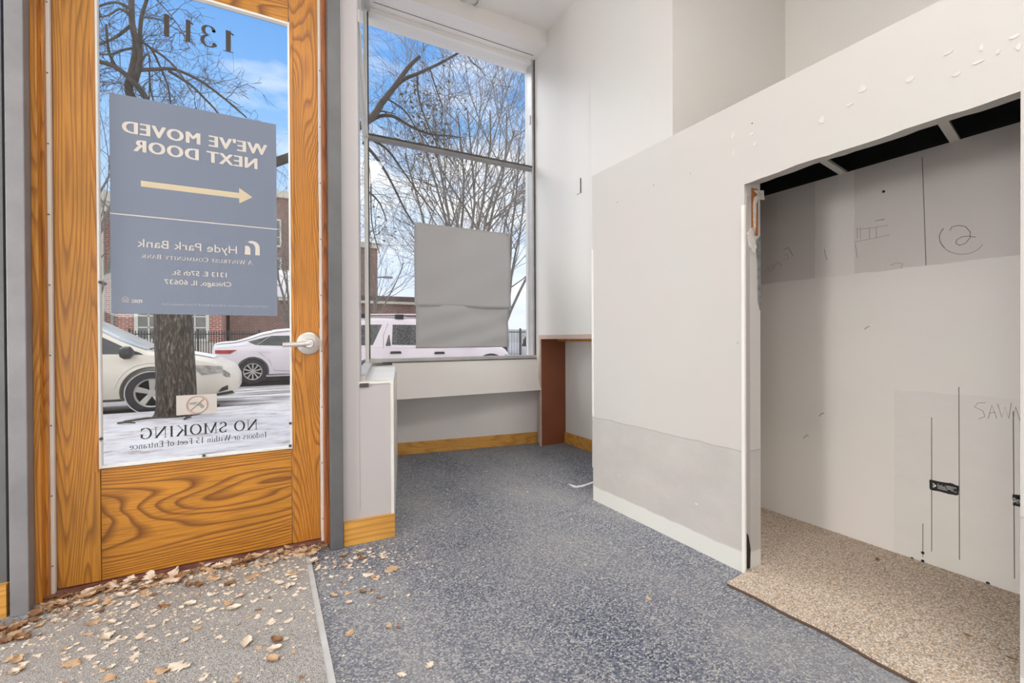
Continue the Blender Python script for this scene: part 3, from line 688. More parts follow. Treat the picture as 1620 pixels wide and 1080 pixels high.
def serif_text(s, caps=None):
    """returns MB of a line of serif text in the XY plane, cap height 1; caps = scale of small capitals"""
    out = MB(); x = 0.0
    for ch in s:
        mb = MB(); k = 1.0
        if caps and ch.islower(): ch = ch.upper(); k = caps
        adv = glyph(ch, mb)
        out.add([(x+vx*k, vy*k, vz) for vx, vy, vz in mb.v], mb.f); x += adv*k+.04
    return out
def sans_text(s, offset=0.0, spacing=1.0):
    cu = bpy.data.curves.new('text', 'FONT'); cu.body = s; cu.offset = offset; cu.space_character = spacing; cu.resolution_u = 3
    o = bpy.data.objects.new('text', cu); COL.objects.link(o)
    dg = bpy.context.evaluated_depsgraph_get(); me = bpy.data.meshes.new_from_object(o.evaluated_get(dg))
    mb = MB(); mb.add([v.co for v in me.vertices], [tuple(p.vertices) for p in me.polygons])
    bpy.data.objects.remove(o); bpy.data.curves.remove(cu); bpy.data.meshes.remove(me)
    return mb
def cap_of(s, offset):
    mb = sans_text('H', offset); ys = [v[1] for v in mb.v]; return max(ys)-min(ys)
def place_text(mb, name, mat, parent, start, end, cap, Y, capunit=1.0, d=0.0006):
    """start/end: picture points of the baseline ends; text reads from start to end (towards -X, seen from inside)"""
    a, b_ = at(*start, Y), at(*end, Y)
    z = (a.z+b_.z)/2; xs = [v[0] for v in mb.v]; x0, x1 = min(xs), max(xs); sx = (b_.x-a.x)/(x1-x0); sz = cap/capunit
    out = MB(); out.add([(a.x+(vx-x0)*sx, Y-vz, z+vy*sz) for vx, vy, vz in mb.v], mb.f)
    return out.build(name, mat, parent, recalc=False)
def capm(p0, p1, Y): return abs(at(*p0, Y).z-at(*p1, Y).z)

YG = YD+0.018          # inner face of the door glass
# house number and no smoking notice on the glass
n1311 = MB(); xs0 = 0.0
for (l, r_, top, bot), ch in zip(((353, 371, 45, 80), (317, 344, 35, 75), (290, 307, 29, 64), (255, 274, 20, 55)), '1311'):
    g = MB(); glyph(ch, g); xs = [v[0] for v in g.v]; ys = [v[1] for v in g.v]
    a, b_ = at(r_, bot, YG), at(l, bot-2, YG); t_ = at((l+r_)/2, top+1, YG)
    zb = 2.297 if False else (a.z+b_.z)/2
    n1311.add([(a.x+(vx-min(xs))/(max(xs)-min(xs))*(b_.x-a.x), YG-vz, 2.322+(vy-min(ys))/(max(ys)-min(ys))*0.098) for vx, vy, vz in g.v], g.f)
n1311.build('house_number_lettering', 'brown_ink', dr, recalc=False)
place_text(serif_text('NO SMOKING'), 'notice_lettering', 'black_ink', dr, (407.8, 680), (220.7, 694), capm((407, 664), (407, 680), YG), YG)
place_text(serif_text('Indoors or Within 15 Feet of Entrance'), 'notice_lettering', 'black_ink', dr, (421.6, 692.5), (205, 709.5), capm((421, 684), (421, 692.5), YG), YG)

# the moved-next-door poster
YS = YD+0.012
pl_, pr_, ptop, pbot = at(174, 300, YS).x, at(437.5, 300, YS).x, at(174, 146, YS).z, at(300, 497.5, YS).z
po = thing('poster', 'large blue-grey moved-next-door poster with arrow on the door glass', 'poster', ((pl_+pr_)/2, YS, pbot))
MB().box(pl_, pr_, YS, YS+0.003, pbot, ptop).build('sheet', 'poster', po)
YT = YS-0.0008
zc = (at(174.4, 336.7, YT).z+at(438, 363, YT).z)/2
MB().box(pl_, pr_, YT, YT+0.0004, zc-0.0022, zc+0.0022).build('divider_line', 'cream_ink', po)
def sans_line(s, st, en, cap, off=0.0, mat='cream_ink', sp=1.0, bold=0):
    mb = sans_text(s, off, sp); base = list(mb.v); fs_ = list(mb.f); n_ = len(base)
    for k in (range(1, 1+bold)):
        for sg in (-1, 1): mb.add([(x+sg*k*0.022, y, (k*2+(sg > 0))*0.00015) for x, y, z in base], fs_)
    place_text(mb, 'lettering', mat, po, st, en, cap, YT, cap_of(s, off))
sans_line("WE'VE MOVED", (423.2, 245.6), (192.9, 209.4), 0.049, 0.0, "cream_ink", 1.12, 2)
sans_line("NEXT DOOR", (407.4, 267.6), (210.8, 238.6), 0.049, 0.0, 'cream_ink', 1.12, 2)
ar = []
for p in ((222.8, 284.2), (378.4, 304.3), (378.4, 293.0), (399.5, 313.0), (378.4, 326.4), (378.4, 315.0), (222.8, 295.7)):
    q = at(*p, YT); ar.append(q)
zm = (ar[0].z+ar[6].z+ar[1].z+ar[5].z)/4; th = 0.0125
xs_t, xs_h, xt = ar[0].x, ar[1].x, ar[3].x
MB().add([(xs_t, YT, zm-th), (xs_h, YT, zm-th), (xs_h, YT, zm-0.036), (xt, YT, zm), (xs_h, YT, zm+0.036), (xs_h, YT, zm+th), (xs_t, YT, zm+th)], [tuple(range(7))]).build('arrow', 'gold_ink', po)
# logo: two nested half arches, then the lines of small print
lg0, lg1 = at(411, 404, YT), at(387, 380, YT); lw_, lh_ = lg1.x-lg0.x, lg1.z-lg0.z
def logo(pts): return MB().add([(lg0.x+x*lw_, YT, lg0.z+y*lh_) for x, y in pts], [tuple(range(len(pts)))])
arc_o = [(.5+.5*math.cos(rad(a)), .52+.48*math.sin(rad(a))) for a in range(180, 49, -10)]
arc_i = [(.56+.27*math.cos(rad(a)), .46+.36*math.sin(rad(a))) for a in range(80, 181, 10)]
logo([(0, 0)]+arc_o+[(.95, .88), (.78, .9)]+arc_i+[(.31, 0)]).build('logo', 'cream_ink', po)
logo([(.62, 0)]+[(.62, .35)]+[(.86+.24*math.cos(rad(a)), .35+.28*math.sin(rad(a))) for a in range(180, 89, -10)]+[(1.0, .5), (1.0, 0)][:0]+[(1.0, .58), (.97, .45), (1.0, 0)]).build('logo', 'cream_ink', po)
sans_line('Hyde Park Bank', (374.9, 402), (217, 389.3), 0.034, -0.003)
place_text(serif_text('A Wintrust Community Bank', 0.82), 'lettering', 'cream_ink', po, (400, 418.6), (223.6, 407.8), 0.0185, YT)
sans_line('1313 E. 57th St.', (358.5, 438.2), (272, 434.6), 0.0205, 0.004)
sans_line('Chicago, IL 60637', (366, 453.6), (259.7, 448.6), 0.0205, 0.004)
sans_line('Hyde Park Bank is a branch of Beverly Bank & Trust Company, N.A.', (424, 486.8), (255, 481.6), 0.0085, 0.0, 'faint_ink')
sans_line('FDIC', (225, 478.8), (208, 478.6), 0.0135, 0.03)
h0, h1 = at(204, 479, YT), at(193, 468.8, YT); hw, hh = h1.x-h0.x, h1.z-h0.z
hm = MB()
for a, b_ in (((0, .58), (.5, 1)), ((.5, 1), (1, .58)), ((.12, .62), (.12, .12)), ((.88, .62), (.88, .12)), ((.12, .15), (.88, .15)), ((.3, .5), (.7, .5)), ((.3, .34), (.7, .34))):
    hm.tube([(h0.x+a[0]*hw, YT, h0.z+a[1]*hh), (h0.x+b_[0]*hw, YT, h0.z+b_[1]*hh)], 0.0012, 4)
hm.build('house_symbol', 'cream_ink', po)

# no-firearms sticker
YK = YD+0.0165
s0, s1 = at(279, 657, YK), at(343, 622.5, YK)
st = thing('sticker', 'small pale crossed-out handgun sticker on the door glass above no smoking lettering', 'sticker', ((s0.x+s1.x)/2, YK, s0.z))
MB().box(s0.x, s1.x, YK, YK+0.0012, s0.z, s1.z).build('sheet', 'sticker', st)
sc_ = Vector(((s0.x+s1.x)/2, YK-0.0006, (s0.z+s1.z)/2)); sr = (s1.z-s0.z)*0.44
MB().tube([(sc_.x+sr*math.cos(q*PI/16), sc_.y, sc_.z+sr*math.sin(q*PI/16)) for q in range(33)], 0.0042, 4).tube([(sc_.x-sr*.7, sc_.y, sc_.z-sr*.7), (sc_.x+sr*.7, sc_.y, sc_.z+sr*.7)], 0.0036, 4).build('prohibition_ring', 'sticker_red', st)
gun = [(-.75, .22), (-.2, .30), (.1, .26), (.42, .12), (.72, -.22), (.66, -.42), (.42, -.48), (.26, -.2), (.12, -.14), (.02, -.2), (-.1, -.12), (-.25, -.02), (-.72, .06)]
MB().prism([(sc_.x+a*sr*1.02, sc_.y+0.0002, sc_.z+b_*sr*1.02) for a, b_ in gun], (0, 0.0003, 0)).build('handgun_symbol', 'sticker_gun', st)

# ------------------------------------------------------------------ bay windows
w1 = struct_empty('window_1', (1.48, YB, 0.815))
WX0, WX1, WZ0, WZ1, WM = 0.714, 2.215, 0.835, 3.60, 2.61
MB().box(WX0-0.01, WX0+0.012, YB-0.01, YB+0.07, WZ0-0.02, WZ1+0.03).build('frame_side', 'alu_dark', w1)
fr = MB().box(WX1+0.004, XR+0.01, YB-0.02, YB+0.07, WZ0-0.02, WZ1+0.03)
fr.build('frame_side', 'alu', w1, bevel=0.002)
MB().box(XR-0.012, XR+0.002, YB-0.025, YB-0.018, WZ0-0.02, WZ1+0.03).build('gasket', 'alu_dark', w1)
MB().box(WX0, XR, YB-0.03, YB+0.07, WZ0-0.02, WZ0+0.012).build('frame_sill', 'alu', w1, bevel=0.002)
MB().box(WX0+0.1, XR, YB-0.034, YB-0.03, WZ0-0.022, WZ0-0.015).build('gasket', 'alu_dark', w1)
MB().box(WX0, XR, YB-0.01, YB+0.07, WZ1-0.004, WZ1+0.03).build('frame_head', 'ceiling', w1)
MB().box(WX0, WX1, YB-0.03, YB+0.03, WM-0.020, WM+0.014).build('mullion', 'alu_mid', w1, bevel=0.003)
MB().box(WX0, WX1, YB-0.031, YB-0.029, WM+0.000, WM+0.016).build('gasket', 'alu_dark', w1)
MB().box(WX0, WX1, YB+0.02, YB+0.026, WZ0, WM).build('glass_pane', 'glass', w1)
MB().box(WX0, WX1, YB+0.02, YB+0.026, WM, WZ1).build('glass_pane', 'glass', w1)
MB().box(WX1-0.022, WX1-0.008, YB-0.025, YB-0.005, 3.02, 3.10).build('latch', 'alu', w1)
# angled side window, seen edge-on
A, Bv = Vector((0.405, 2.37, 0)), Vector((0.705, 3.72, 0))
w2 = struct_empty('window_2', ((A.x+Bv.x)/2, (A.y+Bv.y)/2, 0.79))
dr_ = (Bv-A).normalized(); nr = Vector((dr_.y, -dr_.x, 0))
def bar(a, b_, z0, z1, hw0, hw1):
    p = [a+nr*hw0, b_+nr*hw0, b_+nr*hw1, a+nr*hw1]; return MB().prism([(q.x, q.y, z0) for q in p], (0, 0, z1-z0))
bar(A, Bv, 0.79, 0.82, -0.03, 0.03).build('frame_sill', 'alu', w2)
bar(A, Bv, 3.58, 3.63, -0.03, 0.03).build('frame_head', 'alu', w2)
bar(A, Bv, WM-0.03, WM+0.03, -0.03, 0.012).build('mullion', 'white_trim', w2)
bar(Bv-dr_*0.03, Bv, 0.79, 3.63, -0.02, 0.008).build('frame_side', 'white_trim', w2)
bar(A, A+dr_*0.012, 0.79, 3.63, -0.012, 0.004).build('frame_side', 'white_trim', w2)
bar(A, Bv, 0.82, WM-0.03, -0.004, 0.0).build('glass_pane', 'glass', w2)
bar(A, Bv, WM+0.03, 3.58, -0.004, 0.0).build('glass_pane', 'glass', w2)

# grey banner hung in the window
def wy(u): return YB-0.012+0.004*math.sin(u*9)
bn = thing('banner', 'grey two-piece vinyl banner hung inside the bay window', 'banner', (1.53, YB-0.02, 0.92))
b0, b1 = at(655, 352, YB-.02), at(807, 368, YB-.02); zs_ = (at(658, 480, YB-.02).z+at(805, 488, YB-.02).z)/2; zb_ = (at(658, 549.5, YB-.02).z+at(804, 550, YB-.02).z)/2
ztop_ = (b0.z+b1.z)/2
rb = random.Random(2)
def cloth(x0, x1, z0, z1, ph, yo):
    def fn(u, v):
        x = x0+(x1-x0)*u; z = z0+(z1-z0)*v
        return (x, YB-0.022-yo+0.005*math.sin(5*u+3*v+ph)+0.006*math.sin(9*u*v+ph)+0.004*math.sin(14*(v-u*.6)+ph)+0.006*(u-.5)**2, z+0.004*math.sin(PI*u)*(-1 if v < .5 else -1)*(v*1.5))
    mb = MB().grid(fn, 24, 24); return mb
cu_ = cloth(b0.x, b1.x, zs_-0.01, ztop_, 0, 0.004).build('upper_sheet', 'banner', bn, smooth=True)
cl_ = cloth(at(658, 500, YB-.02).x, at(804.5, 500, YB-.02).x, zb_, zs_+0.01, 2, 0.0).build('lower_sheet', 'banner', bn, smooth=True)
for o in (cu_, cl_):
    md = o.modifiers.new('thick', 'SOLIDIFY'); md.thickness = 0.0015
for px, py in ((660, 547), (801, 547), (659, 475), (658, 355), (803, 372)):
    p = at(px, py, YB-.03)
    MB().lathe([(0.005, 0.002), (0.011, 0.002), (0.011, -0.002), (0.005, -0.002), (0.005, 0.002)], (p.x, YB-0.032, p.z), 'Y', 14, False).build('grommet', 'alu', bn)

# wall plate, ceiling can
p0, p1 = atX(912.5, 285, XR), atX(919, 305, XR)
wpl = thing('wall_plate', 'small blank white wall plate high on the bay wall', 'wall plate', (XR-0.004, (p0.y+p1.y)/2, p1.z))
MB().box(XR-0.006, XR, p1.y, p0.y, p1.z, p0.z).build('plate', 'wall', wpl, bevel=0.002)
MB().box(XR-0.007, XR-0.001, p1.y-0.004, p1.y+0.002, p1.z, p0.z).build('shaded_edge', 'alu_dark', wpl)  # dark strip painting in the shade along the plate's edge
dcan = ray(745, -2); tc_ = (CEIL-1.0)/dcan.z; pc = CAM+dcan*tc_
can = thing('recessed_light', 'round white recessed can light in the ceiling by the window', 'ceiling light', (pc.x, pc.y, CEIL))
MB().lathe([(0.060, -0.002), (0.085, -0.002), (0.088, -0.012), (0.062, -0.016)], (pc.x, pc.y, CEIL), 'Z', 32, False).build('trim_ring', 'white_trim', can, smooth=True)
MB().lathe([(0.0001, -0.001), (0.06, -0.001), (0.06, -0.004), (0.0001, -0.004)], (pc.x, pc.y, CEIL), 'Z', 28).build('lens', 'white_trim', can)

# ------------------------------------------------------------------ floor coverings
mt = thing('entrance_mat', 'light grey entrance mat lying in front of the oak door', 'mat', (-0.3, 1.3, 0.0))
MB().box(-0.777, 0.150, 0.1, 2.412, 0.0, 0.007).build('pile', 'mat', mt)
MB().prism([(0.150, 0.1, 0.0), (0.172, 0.1, 0.0), (0.170, 2.28, 0.0), (0.150, 2.30, 0.0)], (0, 0, 0.006)).build('edge_strip', 'mat_edge', mt)
def wav(y): return 1.643+0.006*math.sin(y*9)+0.004*math.sin(y*23+1)
ys_ = [-0.4+i*(1.215+0.4)/40 for i in range(41)]
poly = [(wav(y), y, 0.0) for y in ys_]+[(XP, 1.235, 0.0), (XP2, 1.235, 0.0), (XP2, 1.66, 0.0), (XC, 1.66, 0.0), (XC, -0.45, 0.0), (XP2, -0.45, 0), (XP2, 0.43, 0.0), (XP, 0.43, 0.0), (XP, -0.4, 0)]
bc = thing('carpet_remnant', 'beige loop-pile carpet remnant spilling out of the closet', 'carpet', (2.1, 0.7, 0.0))
MB().prism(poly, (0, 0, 0.014)).build('pile', 'beige_carpet', bc)
MB().tube([(wav(y)-0.003, y, 0.005) for y in ys_], 0.0045, 5).build('bound_edge', 'edge_brown', bc)  # tube along the carpet edge, coloured dark as its thin shadow line
sp = atZ(920, 767)
tag(move_origin(MB().prism([(atZ(900, 766).x, atZ(900, 766).y, .001), (atZ(912, 769.5).x, atZ(912, 769.5).y, .001), (atZ(925, 767).x, atZ(925, 767).y, .001), (atZ(939, 762).x, atZ(939, 762).y, .001), (atZ(938, 765).x, atZ(938, 765).y, .001), (atZ(922, 770.5).x, atZ(922, 770.5).y, .001), (atZ(908, 771.5).x, atZ(908, 771.5).y, .001)], (0, 0, 0.004)).build('plastic_scrap', 'paper'), (sp.x, sp.y, 0)), 'thin white plastic scrap on blue carpet by the partition end', 'scrap')
#--LEAVES--
# ------------------------------------------------------------------ dry leaves
rl = random.Random(21)
def leaf_mesh(seed, mat, lobed):
    r = random.Random(seed); n = 9; vs = []; fs = []
    curl, twist, roll_ = r.uniform(.1, .45), r.uniform(-.5, .5), r.uniform(-.6, .8)
    for i in range(n+1):
        t = i/n; w = 0.30*math.sin(PI*min(1, t**0.85))**0.75+0.004
        zm_ = curl*(t-.5)**2+0.02*math.sin(7*t+seed)
        for j, sx in enumerate((-1, -.5, 0, .5, 1)):
            ww = w*abs(sx)
            if abs(sx) == 1: ww *= (1+(0.55 if lobed else .22)*math.sin(i*2.6+seed+sx)+r.uniform(-.28, .28))
            edge_ = (sx*sx)*(roll_*.28)+0.05*math.sin(5*t+3*sx+seed)*abs(sx)
            vs.append((t-.5+0.03*math.sin(4*t), math.copysign(ww, sx)+twist*.1*t, zm_+edge_))
    for i in range(n):
        for j in range(4):
            a = i*5+j; fs.append((a, a+5, a+6, a+1))
    o = len(vs)
    vs += [(-.5, -.008, vs[2][2]), (-.72, -.006+twist*.12, vs[2][2]+.03), (-.72, .006+twist*.12, vs[2][2]+.03), (-.5, .008, vs[2][2])]
    fs.append((o, o+1, o+2, o+3))
    zmin = min(v[2] for v in vs); vs = [(x, y, z-zmin+.01) for x, y, z in vs]
    me = bpy.data.meshes.new('dry_leaf'); me.from_pydata(vs, [], fs); me.materials.append(M[mat])
    for p in me.polygons: p.use_smooth = True
    return me
LEAF = {k: [leaf_mesh(s+si*31, 'leaf_'+k, s % 2 == 0) for s in range(4)] for si, k in enumerate('abc')}
def put_leaf(x, y, size, kind, label, group, z=0.0, tilt=None, rz=None):
    o = bpy.data.objects.new('dry_leaf', rl.choice(LEAF[kind])); COL.objects.link(o)
    o.location = (x, y, z); s = size; o.scale = (s, s*rl.uniform(.7, 1.2), s*rl.uniform(.7, 1.1))
    o.rotation_euler = (0, 0, rl.uniform(0, 2*PI) if rz is None else rz)
    if tilt: o.rotation_euler = (tilt[0], tilt[1], o.rotation_euler.z)
    col_ = {'a': 'tan', 'b': 'pale', 'c': 'dark brown'}[kind]
    if group: label = col_+' '+label; group = col_+' '+group
    return tag(o, label, 'leaf', group)
ZM = 0.007
G1 = ('dry leaf scattered on the light grey entrance mat', 'dry leaves on the entrance mat')
G2 = ('dry leaf in the drift along the foot of the oak door', 'dry leaves drifted against the door')
G3 = ('dry leaf on blue carpet between the mat edge and the white low wall', 'dry leaves on the blue carpet')
G4 = ('dry leaf drifted round the foot of the grey post at the far left', 'dry leaves by the grey post')
def pick(r, w): 
    q = r.random(); return 'a' if q < w[0] else ('b' if q < w[0]+w[1] else 'c')
# drift by the door: thickest against the threshold
for i in range(112):
    x = rl.uniform(-.74, .22); y = 2.405-abs(rl.gauss(0, .085))-max(0, (-.35-x))*0.10*rl.random()
    put_leaf(x, y, rl.uniform(.022, .064), pick(rl, (.55, .2)), *G2, z=(ZM if x < .15 else 0.0)+max(0, .02-(2.405-y)*.12)*rl.random(), tilt=(rl.uniform(-.3, .3), rl.uniform(-.3, .3)))
for i in range(30):
    x = rl.uniform(-.98, -.70); y = 2.26-abs(rl.gauss(0, .10))
    if x < -.775 and y > 2.3: continue
    put_leaf(x, y, rl.uniform(.03, .07), pick(rl, (.6, .15)), *G4, z=(ZM if x > -.777 else 0.0))
# scattered over the mat
for i in range(140):
    y = 2.26-1.25*rl.random()**1.15; x = rl.uniform(-.72, .12)
    put_leaf(x, y, rl.uniform(.016, .052)*(1.0 if rl.random() < .8 else 1.25), pick(rl, (.42, .5)), *G1, z=ZM)
# on the blue carpet by the post
for i in range(26):
    p = (rl.uniform(.19, .42), 2.28-abs(rl.gauss(0, .28)))
    put_leaf(p[0]+rl.uniform(-.01, .06), min(p[1], 2.26), rl.uniform(.014, .04), pick(rl, (.55, .25)), *G3)
# leaves one can point out
for px, py, sz, kd, lb, on in ((340, 606+300, .0, 'b', '', 1),
        (268, 914, .115, 'b', 'largest pale leaf lying flat against the middle of the oak door', 1), (283, 898, .07, 'b', 'round grey-pink leaf standing against the door above the largest pale leaf', 1),
        (285, 1052, .075, 'b', 'big pale leaf near the front of the grey mat', 1), (508, 864, .06, 'a', 'upright tan leaf leaning in the corner by the door latch side', 1),
        (583, 908, .05, 'b', 'pale round leaf on blue carpet in front of the white low wall', 0), (619, 899, .07, 'a', 'wide tan leaf on blue carpet nearest the front of the low wall', 0), (573, 883, .04, 'c', 'dark brown leaf on blue carpet at the oak baseboard', 0),
        (615, 989, .035, 'a', 'curled leaf on blue carpet halfway along the mat edge strip', 0), (680, 1052, .034, 'b', 'pale folded leaf alone at the front middle of the blue carpet', 0), (635, 1067, .032, 'b', 'small pale leaf at the front of the blue carpet near the mat edge strip', 0), (554, 1000, .04, 'a', 'tan leaf on blue carpet touching the mat edge strip', 0),
        (1027, 945, .032, 'a', 'lone tan leaf on blue carpet out toward the beige carpet', 0), (646, 941, .024, 'b', 'little pale leaf on blue carpet in front of the low wall corner', 0), (624, 943, .016, 'b', 'tiny white leaf scrap on blue carpet in front of the low wall corner', 0),
        (1532, 1003, .026, 'c', 'curled brown leaf on the beige carpet remnant near its front edge', 2), (1598, 1038, .02, 'c', 'small brown leaf on the beige carpet remnant by the right jamb', 2), (1388, 884, .028, 'c', 'brown leaf on the beige carpet remnant under the outlet box', 2), (1314, 890, .014, 'a', 'small orange leaf scrap in the middle of the beige carpet remnant', 2)):
    if sz == 0: continue
    z = {0: 0.0, 1: ZM, 2: 0.014}[on]; p = atZ(px, py, z+.004)
    put_leaf(p.x, min(p.y, 2.40), sz, kd, lb, None, z, (0.9, .2) if 'upright' in lb or 'standing' in lb else None)
# torn leaf fragments too many to count
fm = MB()
for i in range(420):
    if i < 250: x, y = rl.uniform(-.76, .13), 2.40-abs(rl.gauss(0, .38))
    elif i < 370: x, y = rl.uniform(-.75, .21), 2.405-abs(rl.gauss(0, .07))
    else: x, y = rl.uniform(.19, .5), 2.26-abs(rl.gauss(0, .2))
    if y < .8: continue
    me_ = rl.choice(LEAF[rl.choice('ab')]); sz = rl.uniform(.010, .026); q = rl.uniform(0, 6.28); c_, s_ = math.cos(q)*sz, math.sin(q)*sz
    fm.add([(x+c_*v.co.x-s_*v.co.y*1.3, y+s_*v.co.x+c_*v.co.y*1.3, (ZM if x < .15 else 0)+v.co.z*sz) for v in me_.vertices if v.index < 50], [tuple(p.vertices) for p in me_.polygons if max(p.vertices) < 50])
tag(fm.build('leaf_fragments', 'leaf_b', recalc=False), 'pale torn leaf fragments strewn across the grey mat and beside it', 'litter', None, 'stuff')
# crumbs of broken leaf nobody could count
cr_ = MB(); 
for i in range(1500):
    if i < 900: x, y, z = rl.uniform(-.76, .15), 2.41-abs(rl.gauss(0, .40)), ZM
    elif i < 1250: x, y, z = rl.uniform(-.75, .22), 2.41-abs(rl.gauss(0, .05)), ZM
    elif i < 1370: x, y, z = rl.uniform(.18, .65), 2.27-abs(rl.gauss(0, .3)), 0.0
    else: x, y, z = rl.uniform(.6, 2.0), rl.uniform(1.4, 3.7), 0.0
    if x < .14: z = ZM
    if y > 2.3 and x > .25 and x < .8: continue
    if x > 1.7 and y < 2.3: continue
    if i >= 1370 and x < .44+.26*(y-2.3)+.16: continue
    s = rl.uniform(.002, .007); q = rl.uniform(0, 6.28)
    cr_.prism([(x+s*math.cos(q+k*2.1)*rl.uniform(.5, 1.2), y+s*math.sin(q+k*2.1)*rl.uniform(.5, 1.2), z) for k in range(3)], (0, 0, rl.uniform(.001, .003)))
cb_ = MB()
for i in range(700):
    x = rl.uniform(-.76, .24) if i < 520 else rl.uniform(-.86, -.60); y = 2.412-abs(rl.gauss(0, .045 if i < 520 else .12)); 
    if x < -.775 and y > 2.3: continue
    z = ZM if -.777 < x < .15 else 0.0; s = rl.uniform(.004, .014); q = rl.uniform(0, 6.28)
    cb_.prism([(x+s*math.cos(q+k*2.1)*rl.uniform(.4, 1.2), y+s*math.sin(q+k*2.1)*rl.uniform(.4, 1.2)*.8, z+rl.uniform(0, .004)) for k in range(3)], (0, 0, .0015))
tag(cb_.build('leaf_litter', 'leaf_c', recalc=False), 'brown broken leaf litter banked along the door threshold', 'litter', None, 'stuff')
tag(cr_.build('leaf_crumbs', 'leaf_b', recalc=False), 'pale crumbs of broken leaf strewn over mat and blue carpet', 'litter', None, 'stuff')
#--OUTSIDE--
# ------------------------------------------------------------------ outside: ground
GS = -0.165
struct(MB().prism([(-40, 2.5, -.3), (0.44, 2.5, -.3), (0.8, 3.98, -.3), (60, 3.98, -.3), (60, 8.25, -.3), (-40, 8.25, -.3)], (0, 0, 0.285)), 'lawn_near', 'lawn')
struct(MB().box(-40, 60, 8.25, 14.9, -.4, GS), 'street', 'street')
struct(MB().box(-40, 60, 8.25, 8.30, -.4, -0.02), 'curb_near', 'concrete')
struct(MB().box(-40, 60, 14.9, 120, -.4, -0.05), 'lawn_far', 'snow')
struct(MB().box(-40, 60, 14.8, 14.9, -.4, -0.04), 'curb_far', 'concrete')
struct(MB().box(-8, -0.75, 8.31, 9.9, GS-.01, GS+.004).box(-1.6, 9, 13.3, 14.8, GS-.01, GS+.004), 'trim_21', 'gutter')
# snow-dusted twigs lying at the foot of the trunk
for i, (px, py, ln, an) in enumerate(((232, 663, .45, .3), (200, 669, .2, -.4), (297, 661, .15, 1.2))):
    p = atZ(px, py, 0.0)
    tag(move_origin(MB().tube([(p.x-ln/2*math.cos(an), p.y-ln/2*math.sin(an), .0), (p.x, p.y, .012), (p.x+ln/2*math.cos(an), p.y+ln/2*math.sin(an), .0)], [.012, .016, .008], 5).build('fallen_stick', 'twig'), (p.x, p.y, 0)),
        'fallen stick on the snow beside the dark tree trunk', 'stick', 'fallen sticks by the trunk')

